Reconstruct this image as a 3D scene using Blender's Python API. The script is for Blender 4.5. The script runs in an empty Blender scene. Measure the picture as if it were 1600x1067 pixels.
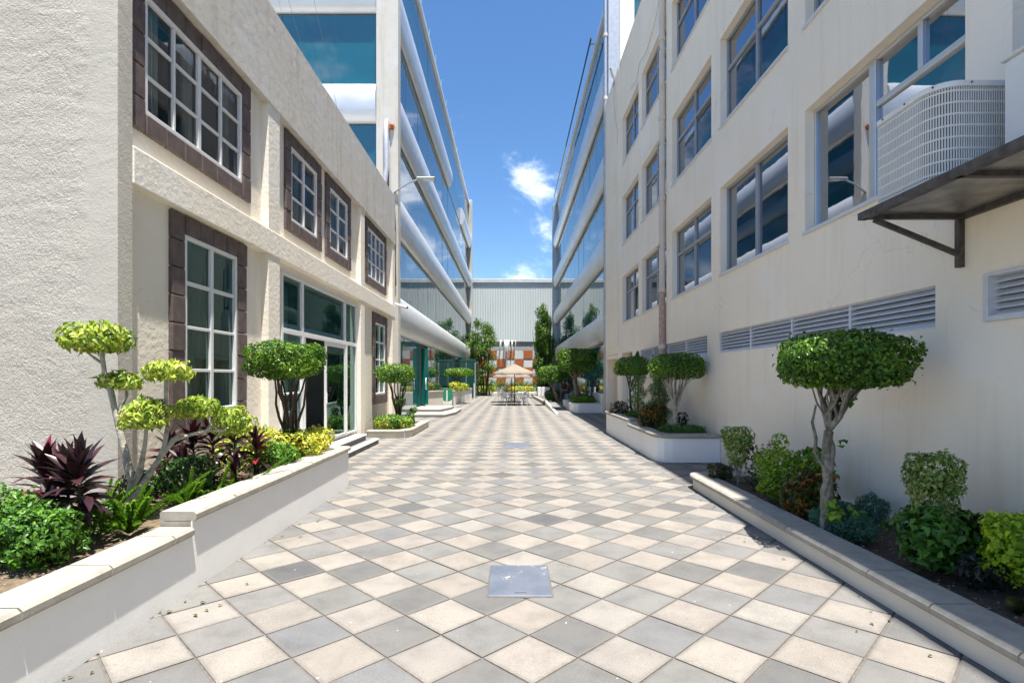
import bpy, math, random
import numpy as np
from mathutils import Vector, Matrix

random.seed(7)
RNG = np.random.default_rng(11)
SC = bpy.context.scene
COL = SC.collection
R = math.radians

# ------------------------------------------------------------------ camera, sky, sun, exposure
cam_data = bpy.data.cameras.new('camera')
cam = bpy.data.objects.new('camera', cam_data)
COL.objects.link(cam)
cam.location = (0, 0, 1.75)
cam.rotation_euler = (R(90), 0, 0)
cam_data.sensor_width = 36
cam_data.lens = 18.9
cam_data.shift_y = 0.0353
cam_data.clip_start = 0.05
cam_data.clip_end = 3000
SC.camera = cam

SUN_DIR = Vector((0.096, -0.20, 1.0)).normalized()          # towards the sun
SUN_EL = math.asin(SUN_DIR.z)
SUN_AZ = math.atan2(SUN_DIR.x, SUN_DIR.y)
world = bpy.data.worlds.new('World')
SC.world = world
world.use_nodes = True
def build_world():
    nt = world.node_tree
    N, L = nt.nodes, nt.links
    N.clear()
    out = N.new('ShaderNodeOutputWorld')
    bg = N.new('ShaderNodeBackground')
    sky = N.new('ShaderNodeTexSky')
    sky.sky_type = 'NISHITA'
    sky.sun_disc = False
    sky.sun_elevation = SUN_EL
    sky.sun_rotation = SUN_AZ
    sky.altitude = 1200
    sky.air_density = 1.0
    sky.dust_density = 1.0
    sky.ozone_density = 2.0
    tc = N.new('ShaderNodeTexCoord')
    def math_node(op, a, b=None, clamp=False):
        m = N.new('ShaderNodeMath'); m.operation = op; m.use_clamp = clamp
        for i, v in enumerate((a, b)):
            if v is None: continue
            if isinstance(v, (int, float)): m.inputs[i].default_value = v
            else: L.new(v, m.inputs[i])
        return m.outputs[0]
    def bank(d, width, gain):
        v = Vector(d).normalized()
        dp = N.new('ShaderNodeVectorMath'); dp.operation = 'DISTANCE'
        dp.inputs[1].default_value = v
        L.new(tc.outputs['Generated'], dp.inputs[0])
        mr = N.new('ShaderNodeMapRange'); mr.interpolation_type = 'SMOOTHSTEP'
        mr.inputs['From Min'].default_value = width; mr.inputs['From Max'].default_value = 0
        mr.inputs['To Min'].default_value = 0; mr.inputs['To Max'].default_value = gain
        L.new(dp.outputs['Value'], mr.inputs['Value'])
        return mr.outputs['Result']
    mp = N.new('ShaderNodeMapping'); mp.inputs['Scale'].default_value = (1, 1, 1.5)
    L.new(tc.outputs['Generated'], mp.inputs[0])
    nz = N.new('ShaderNodeTexNoise'); nz.inputs['Scale'].default_value = 6.5
    nz.inputs['Detail'].default_value = 9; nz.inputs['Roughness'].default_value = 0.62
    nz.inputs['Distortion'].default_value = 0.35
    L.new(mp.outputs[0], nz.inputs['Vector'])
    big = N.new('ShaderNodeTexNoise'); big.inputs['Scale'].default_value = 1.7
    big.inputs['Detail'].default_value = 2
    L.new(mp.outputs[0], big.inputs['Vector'])
    s = math_node('MULTIPLY', nz.outputs['Fac'], 1.0)
    s = math_node('ADD', s, math_node('MULTIPLY', big.outputs['Fac'], 0.25))
    for d, w, g in (((0.24, 1, 0.40), 0.17, 0.22), ((0.05, 1, 0.37), 0.08, 0.17), ((0.03, 1, 0.18), 0.10, 0.19), ((-0.04, 1, 0.29), 0.11, -0.13), ((-0.35, 1, 0.15), 0.35, 0.12), ((-0.06, 1, 0.62), 0.36, -0.15),
                    ((0.9, 1, 0.4), 0.5, 0.10), ((-1, -0.4, 0.5), 0.6, 0.10), ((0.5, -1, 0.5), 0.6, 0.10)):
        s = math_node('ADD', s, bank(d, w, g))
    cl = N.new('ShaderNodeMapRange'); cl.interpolation_type = 'SMOOTHSTEP'
    cl.inputs['From Min'].default_value = 0.675; cl.inputs['From Max'].default_value = 0.99
    L.new(s, cl.inputs['Value'])
    mix = N.new('ShaderNodeMixRGB')
    mix.inputs['Color2'].default_value = (8.0, 8.15, 8.4, 1)
    L.new(math_node('MULTIPLY', cl.outputs['Result'], 0.9), mix.inputs['Fac'])
    hs = N.new('ShaderNodeHueSaturation'); hs.inputs['Saturation'].default_value = 1.2; hs.inputs['Value'].default_value = 0.8
    L.new(sky.outputs[0], hs.inputs['Color'])
    L.new(hs.outputs[0], mix.inputs['Color1'])
    L.new(mix.outputs[0], bg.inputs['Color'])
    bg.inputs['Strength'].default_value = 0.061
    L.new(bg.outputs[0], out.inputs['Surface'])
build_world()

sun_data = bpy.data.lights.new('sun', 'SUN')
sun = bpy.data.objects.new('sun', sun_data)
COL.objects.link(sun)
sun_data.energy = 2.7
sun_data.angle = R(0.5)
sun_data.color = (1.0, 0.945, 0.86)
sun.rotation_euler = SUN_DIR.to_track_quat('Z', 'Y').to_euler()
sun.location = (0, 0, 40)

SC.view_settings.view_transform = 'Standard'
SC.view_settings.look = 'None'
SC.view_settings.exposure = 2.2
SC.view_settings.gamma = 1
SC.view_settings.use_curve_mapping = False
SC.cycles.max_bounces = 12
SC.cycles.diffuse_bounces = 9
SC.cycles.glossy_bounces = 4
SC.cycles.transparent_max_bounces = 12
SC.cycles.use_denoising = True

# ------------------------------------------------------------------ materials
class NT:
    def __init__(s, name):
        s.m = bpy.data.materials.new(name); s.m.use_nodes = True
        s.t = s.m.node_tree; s.N = s.t.nodes; s.L = s.t.links
        s.N.clear()
        s.out = s.N.new('ShaderNodeOutputMaterial')
        s.p = s.N.new('ShaderNodeBsdfPrincipled')
        s.L.new(s.p.outputs[0], s.out.inputs['Surface'])
        s.pos = s.N.new('ShaderNodeNewGeometry').outputs['Position']
    def noise(s, scale, detail=4, rough=0.55, dist=0.0, vec=None):
        n = s.N.new('ShaderNodeTexNoise')
        n.inputs['Detail'].default_value = detail; n.inputs['Roughness'].default_value = rough
        n.inputs['Distortion'].default_value = dist
        if isinstance(scale, tuple):
            mp = s.N.new('ShaderNodeMapping'); mp.inputs['Scale'].default_value = scale
            s.L.new(vec or s.pos, mp.inputs[0]); s.L.new(mp.outputs[0], n.inputs['Vector'])
            n.inputs['Scale'].default_value = 1
        else:
            n.inputs['Scale'].default_value = scale
            s.L.new(vec or s.pos, n.inputs['Vector'])
        return n.outputs['Fac']
    def ramp(s, fac, stops):
        r = s.N.new('ShaderNodeValToRGB'); e = r.color_ramp.elements
        while len(e) < len(stops): e.new(0.5)
        for el, (p, c) in zip(e, stops):
            el.position = p; el.color = (*c, 1) if len(c) == 3 else c
        s.L.new(fac, r.inputs[0]); return r.outputs[0]
    def mix(s, fac, a, b, mode='MIX'):
        m = s.N.new('ShaderNodeMixRGB'); m.blend_type = mode
        for i, v in (('Fac', fac), ('Color1', a), ('Color2', b)):
            if isinstance(v, (int, float)): m.inputs[i].default_value = v
            elif isinstance(v, tuple): m.inputs[i].default_value = (*v, 1)
            else: s.L.new(v, m.inputs[i])
        return m.outputs[0]
    def math(s, op, a, b=0.0, clamp=False):
        m = s.N.new('ShaderNodeMath'); m.operation = op; m.use_clamp = clamp
        for i, v in enumerate((a, b)):
            if isinstance(v, (int, float)): m.inputs[i].default_value = v
            else: s.L.new(v, m.inputs[i])
        return m.outputs[0]
    def rng(s, v, a, b, c=0, d=1):
        m = s.N.new('ShaderNodeMapRange')
        for k, x in zip(('From Min', 'From Max', 'To Min', 'To Max'), (a, b, c, d)): m.inputs[k].default_value = x
        s.L.new(v, m.inputs['Value']); return m.outputs['Result']
    def bump(s, h, strength=0.3, dist=0.01, nrm=None):
        b = s.N.new('ShaderNodeBump'); b.inputs['Strength'].default_value = strength
        b.inputs['Distance'].default_value = dist
        s.L.new(h, b.inputs['Height'])
        if nrm is not None: s.L.new(nrm, b.inputs['Normal'])
        s.L.new(b.outputs[0], s.p.inputs['Normal']); return b.outputs[0]
    def color(s, c):
        if isinstance(c, tuple): s.p.inputs['Base Color'].default_value = (*c, 1)
        else: s.L.new(c, s.p.inputs['Base Color'])
    def set(s, **k):
        for a, v in k.items():
            i = s.p.inputs[a.replace('_', ' ')]
            if isinstance(v, (int, float)): i.default_value = v
            else: s.L.new(v, i)
        return s
    def xyz(s):
        x = s.N.new('ShaderNodeSeparateXYZ'); s.L.new(s.pos, x.inputs[0]); return x.outputs
M = {}
def plain(name, c, rough=0.6, metal=0.0, var=0.12, scale=6.0, bump=0.0, bscale=60, spec=0.5):
    t = NT(name)
    n = t.noise(scale, 5)
    dark = tuple(v * (1 - var) for v in c); light = tuple(min(1, v * (1 + var)) for v in c)
    t.color(t.ramp(n, [(0.3, dark), (0.7, light)]))
    t.set(Roughness=rough, Metallic=metal)
    t.p.inputs['Specular IOR Level'].default_value = spec
    if bump: t.bump(t.noise(bscale, 4), bump, 0.01)
    M[name] = t.m; return t

def stucco(name, c, fine, coarse, stain):
    t = NT(name)
    x = t.xyz()
    base = t.ramp(t.noise(0.7, 6, 0.6), [(0.3, tuple(v * 0.93 for v in c)), (0.7, c)])
    streak = t.noise((5.0, 5.0, 0.35), 5, 0.6)
    fac = t.math('MULTIPLY', t.rng(streak, 0.52, 0.8), stain, True)
    patch = t.math('MULTIPLY', t.rng(t.noise((0.5, 0.5, 0.9), 2, 0.4, 0.6), 0.55, 0.60), 0.45, True)
    base = t.mix(patch, base, (c[0] * .97, c[1] * 1.02, c[2] * 1.12))
    base = t.mix(fac, base, tuple(v * k for v, k in zip(c, (0.66, 0.62, 0.54))))
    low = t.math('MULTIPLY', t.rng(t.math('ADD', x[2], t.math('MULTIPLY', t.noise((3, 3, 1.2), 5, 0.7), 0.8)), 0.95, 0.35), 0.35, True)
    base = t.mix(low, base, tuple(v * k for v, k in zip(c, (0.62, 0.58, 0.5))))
    crack = t.N.new('ShaderNodeTexVoronoi'); crack.feature = 'DISTANCE_TO_EDGE'; crack.inputs['Scale'].default_value = 0.55
    cv = t.N.new('ShaderNodeVectorMath'); cv.operation = 'ADD'
    nz = t.N.new('ShaderNodeTexNoise'); nz.inputs['Scale'].default_value = 1.6; nz.inputs['Detail'].default_value = 6; t.L.new(t.pos, nz.inputs['Vector'])
    t.L.new(t.pos, cv.inputs[0]); t.L.new(nz.outputs['Color'], cv.inputs[1]); t.L.new(cv.outputs[0], crack.inputs['Vector'])
    ck = t.math('MULTIPLY', t.rng(crack.outputs['Distance'], 0.006, 0.002), t.rng(t.noise(0.8, 2), 0.5, 0.56), True)
    t.color(t.mix(t.math('MULTIPLY', ck, 0.2), base, tuple(v * .4 for v in c)))
    t.set(Roughness=0.85)
    h = t.math('ADD', t.math('MULTIPLY', t.noise(coarse, 3, 0.5), 1.0), t.math('MULTIPLY', t.noise(fine, 4, 0.6), 0.35))
    t.bump(h, 0.35, 0.02)
    M[name] = t.m
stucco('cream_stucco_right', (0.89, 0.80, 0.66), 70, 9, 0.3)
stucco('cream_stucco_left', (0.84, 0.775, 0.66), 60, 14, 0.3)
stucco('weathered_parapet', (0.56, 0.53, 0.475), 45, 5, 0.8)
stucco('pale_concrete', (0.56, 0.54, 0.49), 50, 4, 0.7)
def rough_stucco():
    t = NT('swirled_stucco')
    x = t.xyz()
    t.color(t.ramp(t.noise(1.1, 5), [(0.3, (0.45, 0.425, 0.37)), (0.7, (0.52, 0.49, 0.43))]))
    t.set(Roughness=0.85)
    warp = t.noise(3.2, 2, 0.5, 1.4)
    wv = t.N.new('ShaderNodeTexWave'); wv.wave_type = 'RINGS'; wv.inputs['Scale'].default_value = 1.9
    wv.inputs['Distortion'].default_value = 9; wv.inputs['Detail'].default_value = 4
    wv.inputs['Detail Scale'].default_value = 1.6; wv.inputs['Detail Roughness'].default_value = 0.62
    t.L.new(t.pos, wv.inputs['Vector'])
    h = t.math('ADD', t.math('MULTIPLY', wv.outputs['Fac'], 0.25), t.math('MULTIPLY', t.noise(26, 5, 0.65, 1.2), 1.15))
    h = t.math('ADD', h, t.math('MULTIPLY', warp, 0.5))
    # the last 30 cm by the corner were floated smooth
    msk = t.rng(t.math('ADD', x[0], t.math('MULTIPLY', t.noise(2.2, 3), .22)), -4.54, -4.40, 1.0, 0.22)
    t.bump(t.math('MULTIPLY', h, msk), 0.45, 0.045)
    M['swirled_stucco'] = t.m
rough_stucco()

def painted_render(name, c):
    t = NT(name); x = t.xyz()
    base = t.ramp(t.noise(2.2, 5, 0.6), [(0.3, tuple(v * 0.95 for v in c)), (0.7, c)])
    scuff = t.math('MULTIPLY', t.rng(t.noise((9, 9, 2.2), 5, 0.7), 0.60, 0.8), 0.2, True)
    base = t.mix(scuff, base, tuple(v * k for v, k in zip(c, (0.66, 0.62, 0.56))))
    low = t.math('MULTIPLY', t.rng(t.math('ADD', x[2], t.math('MULTIPLY', t.noise(7, 5, 0.7), 0.14)), 0.10, 0.03), 0.12, True)
    base = t.mix(low, base, tuple(v * k for v, k in zip(c, (0.5, 0.46, 0.4))))
    spk = t.rng(t.noise(60, 2, 0.5), 0.72, 0.76)
    t.color(t.mix(t.math('MULTIPLY', spk, 0.35), base, (0.25, 0.22, 0.18)))
    t.set(Roughness=0.8); t.bump(t.math('ADD', t.noise(45, 4), t.noise(6, 3)), 0.12, 0.008)
    M[name] = t.m
painted_render('planter_white', (0.86, 0.85, 0.835))
painted_render('planter_cream', (0.66, 0.61, 0.52))
def coping():
    t = NT('coping_concrete')
    a = t.ramp(t.noise(7, 6, 0.65), [(0.3, (0.26, 0.24, 0.205)), (0.7, (0.38, 0.355, 0.305))])
    sp = t.rng(t.noise(38, 3, 0.6), 0.66, 0.74)
    t.color(t.mix(t.math('MULTIPLY', sp, 0.5), a, (0.3, 0.28, 0.24)))
    t.set(Roughness=0.85); t.bump(t.noise(90, 4), 0.35, 0.006)
    M['coping_concrete'] = t.m
coping()
plain('brown_stone', (0.115, 0.085, 0.078), 0.75, var=0.28, scale=7, bump=0.5, bscale=55)
plain('white_frame', (0.72, 0.72, 0.72), 0.4, var=0.03)
plain('grey_frame', (0.33, 0.345, 0.37), 0.4, metal=0.3, var=0.08)
plain('louvre_grey', (0.60, 0.62, 0.66), 0.5, var=0.06)
plain('dark_interior', (0.10, 0.10, 0.105), 0.9, var=0.2, scale=2)
plain('room_paint', (0.30, 0.31, 0.31), 0.9, var=0.1, scale=1)
plain('curtain_pale', (0.62, 0.66, 0.66), 0.9, var=0.08, scale=9)
plain('curtain_teal', (0.20, 0.34, 0.38), 0.85, var=0.12, scale=9)
plain('soil', (0.075, 0.052, 0.038), 0.95, var=0.5, scale=22, bump=0.9, bscale=70)
plain('soil_chips', (0.36, 0.27, 0.19), 0.9, var=0.4, scale=40)
plain('dry_soil', (0.13, 0.098, 0.06), 0.95, var=0.5, scale=16, bump=0.9, bscale=60)
plain('aluminium', (0.60, 0.62, 0.64), 0.35, metal=0.75, var=0.06, scale=2)
plain('steel_pole', (0.46, 0.48, 0.50), 0.4, metal=0.7, var=0.1)
plain('dark_steel', (0.085, 0.075, 0.07), 0.55, metal=0.3, var=0.45, scale=14, bump=0.2)
plain('tray_steel', (0.30, 0.28, 0.26), 0.4, metal=0.6, var=0.4, scale=5)
plain('ac_white', (0.72, 0.72, 0.70), 0.5, var=0.04)
plain('ac_grey', (0.20, 0.205, 0.21), 0.6, var=0.15, scale=30)
plain('pipe_beige', (0.60, 0.535, 0.46), 0.55, var=0.08, scale=2)
plain('pipe_rust', (0.42, 0.30, 0.25), 0.75, var=0.3, scale=14)
plain('foil_wrap', (0.66, 0.65, 0.68), 0.35, metal=0.5, var=0.15, scale=30, bump=0.9, bscale=50)
plain('black_rubber', (0.03, 0.03, 0.032), 0.6, var=0.2)
plain('orange_rust', (0.36, 0.12, 0.03), 0.8, var=0.4, scale=60)
plain('yellow_paint', (0.72, 0.46, 0.06), 0.6, var=0.15)
plain('bin_green', (0.02, 0.24, 0.12), 0.45, var=0.1)
plain('header_grey', (0.36, 0.385, 0.40), 0.7, var=0.12, scale=3)
plain('canvas_beige', (0.225, 0.19, 0.155), 0.9, var=0.06, scale=9)
plain('cast_white', (0.70, 0.71, 0.72), 0.45, var=0.05)
plain('mosaic_orange', (0.40, 0.115, 0.035), 0.7, var=0.35, scale=9)
plain('panel_grey', (0.60, 0.64, 0.65), 0.8, var=0.12, scale=3)
plain('panel_white', (0.68, 0.71, 0.72), 0.8, var=0.08, scale=3)
plain('dark_green_panel', (0.008, 0.06, 0.055), 0.15, var=0.1)
plain('door_green', (0.004, 0.10, 0.085), 0.12, var=0.1)
plain('step_concrete', (0.40, 0.38, 0.34), 0.85, var=0.14, scale=4, bump=0.25)
plain('step_dark', (0.16, 0.155, 0.15), 0.85, var=0.2, scale=30, bump=0.25)
plain('kerb_white', (0.76, 0.74, 0.69), 0.7, var=0.06, scale=4)
plain('asphalt_ground', (0.16, 0.155, 0.145), 0.9, var=0.2, scale=2, bump=0.3)
plain('skin', (0.42, 0.23, 0.15), 0.55, var=0.06)
plain('shirt_red', (0.33, 0.02, 0.03), 0.8, var=0.15)
plain('jeans', (0.035, 0.06, 0.13), 0.85, var=0.25)
plain('hair_black', (0.012, 0.01, 0.009), 0.5, var=0.2)
plain('bark_pale', (0.36, 0.33, 0.27), 0.85, var=0.4, scale=18, bump=0.8, bscale=45)
plain('bark_brown', (0.17, 0.13, 0.095), 0.88, var=0.4, scale=22, bump=0.8, bscale=55)
plain('bark_grey', (0.20, 0.18, 0.14), 0.88, var=0.55, scale=16, bump=0.9, bscale=35)
plain('bark_dark', (0.07, 0.05, 0.035), 0.9, var=0.35, scale=30, bump=0.6, bscale=70)
plain('water_white', (0.85, 0.88, 0.9), 0.15, var=0.05)
plain('lamp_glass', (0.75, 0.74, 0.6), 0.3, var=0.05)
plain('roof_felt', (0.35, 0.34, 0.32), 0.9, var=0.15, scale=2)
plain('white_cladding', (0.80, 0.81, 0.80), 0.4, var=0.02)

def tile_mat(name, cols, edge):
    t = NT(name)
    oi = t.N.new('ShaderNodeObjectInfo')
    at = t.N.new('ShaderNodeAttribute'); at.attribute_name = 'tint'
    r = t.math('FRACT', t.math('ADD', oi.outputs['Random'], at.outputs['Fac']))
    base = t.ramp(r, cols)
    grit = t.noise(150, 3, 0.7)
    base = t.mix(0.7, base, t.ramp(grit, [(0.30, (0.35, 0.35, 0.34)), (0.46, (1, 1, 1)), (0.72, (1.35, 1.35, 1.35))]), 'MULTIPLY')
    pat = t.noise(3.1, 5, 0.6)
    base = t.mix(0.7, base, t.ramp(pat, [(0.28, (0.62, 0.61, 0.60)), (0.5, (0.95, 0.95, 0.94)), (0.7, (1.12, 1.11, 1.09))]), 'MULTIPLY')
    spots = t.rng(t.noise(17, 2, 0.5), 0.755, 0.775)
    base = t.mix(t.math('MULTIPLY', spots, 0.65), base, (0.62, 0.60, 0.56))
    dk = t.rng(t.noise(23, 5, 0.75), 0.56, 0.72)
    base = t.mix(t.math('MULTIPLY', dk, 0.45), base, (0.11, 0.105, 0.10))
    # grimy rim that each paver carries round its arris
    base = t.mix(t.math('MULTIPLY', t.N_edge(edge), 0.65), base, (0.13, 0.122, 0.112)) if edge else base
    t.color(base)
    t.set(Roughness=0.82)
    t.bump(t.math('ADD', t.noise(120, 3, 0.6), t.math('MULTIPLY', t.noise(9, 4), 0.8)), 0.4, 0.006)
    M[name] = t.m
def _edge(s, name):
    a = s.N.new('ShaderNodeAttribute'); a.attribute_name = name
    wob = s.noise(26, 3, 0.6)
    return s.math('MULTIPLY', s.math('POWER', a.outputs['Fac'], 1.4), s.rng(wob, 0.25, 0.58, 0.2, 1.2), True)
NT.N_edge = _edge
tile_mat('tile_beige', [(0.0, (0.192, 0.176, 0.158)), (0.3, (0.226, 0.204, 0.18)), (0.5, (0.205, 0.189, 0.173)), (0.7, (0.235, 0.215, 0.19)), (1.0, (0.215, 0.204, 0.19))], 'rim')
tile_mat('tile_grey', [(0.0, (0.10, 0.10, 0.099)), (0.3, (0.136, 0.134, 0.13)), (0.62, (0.158, 0.156, 0.15)), (0.8, (0.122, 0.125, 0.131)), (0.93, (0.166, 0.164, 0.156)), (1.0, (0.092, 0.092, 0.092))], 'rim')
tile_mat('tile_dark', [(0.0, (0.075, 0.077, 0.08)), (1.0, (0.09, 0.092, 0.097))], 'rim')
plain('mortar', (0.115, 0.105, 0.093), 0.95, var=0.35, scale=20, bump=0.4)

def glass_clear(name, tint, ior=1.6, boost=0.0, refl=(0.95, 0.97, 1, 1)):
    t = NT(name)
    t.N.remove(t.p)
    tr = t.N.new('ShaderNodeBsdfTransparent'); tr.inputs[0].default_value = (*tint, 1)
    gl = t.N.new('ShaderNodeBsdfGlossy'); gl.inputs['Roughness'].default_value = 0.015
    gl.inputs[0].default_value = refl
    fr = t.N.new('ShaderNodeFresnel'); fr.inputs['IOR'].default_value = ior
    b = t.N.new('ShaderNodeBump'); b.inputs['Strength'].default_value = 0.018; b.inputs['Distance'].default_value = 0.04
    t.L.new(t.noise(1.3, 2), b.inputs['Height'])
    t.L.new(b.outputs[0], gl.inputs['Normal']); t.L.new(b.outputs[0], fr.inputs['Normal'])
    mx = t.N.new('ShaderNodeMixShader')
    t.L.new(t.math('ADD', fr.outputs[0], boost, True), mx.inputs[0])
    t.L.new(tr.outputs[0], mx.inputs[1]); t.L.new(gl.outputs[0], mx.inputs[2])
    t.L.new(mx.outputs[0], t.out.inputs['Surface'])
    M[name] = t.m
glass_clear('window_glass', (0.62, 0.68, 0.70), 1.5, 0.03, (0.40, 0.42, 0.46, 1))
glass_clear('clear_glass', (0.84, 0.88, 0.87), 1.5, 0.0)
glass_clear('green_glass', (0.28, 0.48, 0.44), 1.7, 0.06, (0.62, 0.92, 0.86, 1))
glass_clear('rail_glass', (0.45, 0.75, 0.66), 1.6, 0.03)
def curtain_wall_glass():
    t = NT('curtain_wall_glass')
    t.color(t.ramp(t.noise((0.25, 0.25, 0.6), 3), [(0.3, (0.004, 0.075, 0.105)), (0.7, (0.008, 0.12, 0.15))]))
    t.set(Roughness=0.02, IOR=2.3)
    t.bump(t.noise(0.55, 2), 0.035, 0.08)
    M['curtain_wall_glass'] = t.m
curtain_wall_glass()
def bulge_metal():
    t = NT('bulge_metal')
    n = t.noise((0.6, 0.6, 2.0), 5)
    t.color(t.ramp(n, [(0.3, (0.66, 0.68, 0.70)), (0.7, (0.76, 0.78, 0.80))]))
    t.set(Metallic=0.35, Roughness=t.rng(t.noise(2.2, 4), 0.3, 0.7, 0.28, 0.42))
    M['bulge_metal'] = t.m
bulge_metal()
def corrugated():
    t = NT('corrugated_steel')
    t.color(t.ramp(t.noise((0.5, 0.5, 0.12), 5), [(0.3, (0.56, 0.615, 0.615)), (0.7, (0.62, 0.67, 0.665))]))
    t.set(Roughness=0.5, Metallic=0.1)
    M['corrugated_steel'] = t.m
corrugated()
def cover_mat():
    t = NT('cover_plate')
    ch = t.N.new('ShaderNodeTexChecker'); ch.inputs['Scale'].default_value = 60
    mp = t.N.new('ShaderNodeMapping'); mp.inputs['Rotation'].default_value = (0, 0, R(45))
    t.L.new(t.pos, mp.inputs[0]); t.L.new(mp.outputs[0], ch.inputs['Vector'])
    wear = t.rng(t.noise(9, 5, 0.7), 0.62, 0.66)
    base = t.ramp(t.noise(4, 4), [(0.3, (0.12, 0.14, 0.18)), (0.7, (0.17, 0.19, 0.23))])
    t.color(t.mix(t.math('MULTIPLY', wear, 0.8), base, (0.55, 0.50, 0.40)))
    t.set(Roughness=0.5, Metallic=0.3)
    t.bump(ch.outputs['Fac'], 0.6, 0.004)
    M['cover_plate'] = t.m
cover_mat()
def leaf_mat(name, stops, trans=0.3, rough=0.42, spec=0.4):
    t = NT(name)
    a = t.N.new('ShaderNodeAttribute'); a.attribute_name = 'tint'
    c = t.ramp(a.outputs['Fac'], stops)
    t.color(c)
    t.set(Roughness=rough); t.p.inputs['Specular IOR Level'].default_value = spec
    tl = t.N.new('ShaderNodeBsdfTranslucent')
    t.L.new(t.mix(0.5, c, (0.9, 1.0, 0.35), 'MULTIPLY'), tl.inputs[0])
    ad = t.N.new('ShaderNodeMixShader'); ad.inputs[0].default_value = trans
    t.L.new(t.p.outputs[0], ad.inputs[1]); t.L.new(tl.outputs[0], ad.inputs[2])
    t.L.new(ad.outputs[0], t.out.inputs['Surface'])
    M[name] = t.m
leaf_mat('leaf_ficus', [(0.0, (0.03, 0.09, 0.010)), (0.4, (0.075, 0.18, 0.015)), (0.75, (0.15, 0.28, 0.02)), (1.0, (0.27, 0.40, 0.03))])
leaf_mat('leaf_lime', [(0.0, (0.15, 0.27, 0.012)), (0.5, (0.29, 0.46, 0.018)), (1.0, (0.48, 0.62, 0.03))])
leaf_mat('leaf_variegated', [(0.0, (0.07, 0.15, 0.03)), (0.35, (0.15, 0.25, 0.05)), (0.65, (0.33, 0.40, 0.10)), (1.0, (0.52, 0.54, 0.22))])
leaf_mat('leaf_pale', [(0.0, (0.12, 0.22, 0.02)), (0.4, (0.25, 0.36, 0.04)), (0.75, (0.42, 0.48, 0.06)), (1.0, (0.58, 0.60, 0.16))])
leaf_mat('leaf_mid', [(0.0, (0.025, 0.08, 0.010)), (0.5, (0.065, 0.18, 0.018)), (1.0, (0.15, 0.32, 0.03))])
leaf_mat('leaf_dark', [(0.0, (0.012, 0.04, 0.008)), (0.6, (0.03, 0.09, 0.015)), (1.0, (0.07, 0.16, 0.03))])
leaf_mat('leaf_juniper', [(0.0, (0.03, 0.10, 0.06)), (0.6, (0.065, 0.19, 0.115)), (1.0, (0.13, 0.29, 0.19))], 0.15)
leaf_mat('leaf_cypress', [(0.0, (0.025, 0.085, 0.012)), (0.6, (0.07, 0.20, 0.025)), (1.0, (0.15, 0.32, 0.04))], 0.15)
leaf_mat('leaf_yellow', [(0.0, (0.07, 0.20, 0.02)), (0.35, (0.20, 0.33, 0.03)), (0.6, (0.58, 0.55, 0.04)), (1.0, (0.80, 0.72, 0.12))])
leaf_mat('leaf_croton', [(0.0, (0.02, 0.03, 0.010)), (0.3, (0.07, 0.05, 0.012)), (0.55, (0.10, 0.16, 0.02)), (0.78, (0.40, 0.20, 0.02)), (1.0, (0.45, 0.10, 0.02))])
leaf_mat('leaf_bronze', [(0.0, (0.025, 0.025, 0.012)), (0.5, (0.06, 0.075, 0.018)), (1.0, (0.15, 0.14, 0.04))])
leaf_mat('leaf_black', [(0.0, (0.008, 0.012, 0.008)), (0.6, (0.02, 0.028, 0.018)), (1.0, (0.05, 0.06, 0.04))], 0.1)
leaf_mat('leaf_bamboo', [(0.0, (0.04, 0.11, 0.015)), (0.5, (0.09, 0.20, 0.025)), (0.85, (0.19, 0.32, 0.04)), (1.0, (0.34, 0.38, 0.06))])
leaf_mat('leaf_fern', [(0.0, (0.06, 0.16, 0.012)), (0.6, (0.14, 0.30, 0.02)), (1.0, (0.26, 0.44, 0.04))])
def cordyline_mat():
    t = NT('leaf_cordyline')
    oi = t.N.new('ShaderNodeObjectInfo')
    c = t.ramp(oi.outputs['Random'], [(0.0, (0.018, 0.008, 0.010)), (0.5, (0.034, 0.011, 0.016)), (0.9, (0.055, 0.014, 0.02)), (0.955, (0.07, 0.016, 0.022)), (0.98, (0.25, 0.01, 0.03))])
    c = t.mix(0.5, c, t.ramp(t.noise(40, 3), [(0.3, (0.6, 0.6, 0.6)), (0.7, (1.3, 1.3, 1.3))]), 'MULTIPLY')
    t.color(c); t.set(Roughness=0.38)
    M['leaf_cordyline'] = t.m
cordyline_mat()
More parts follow.
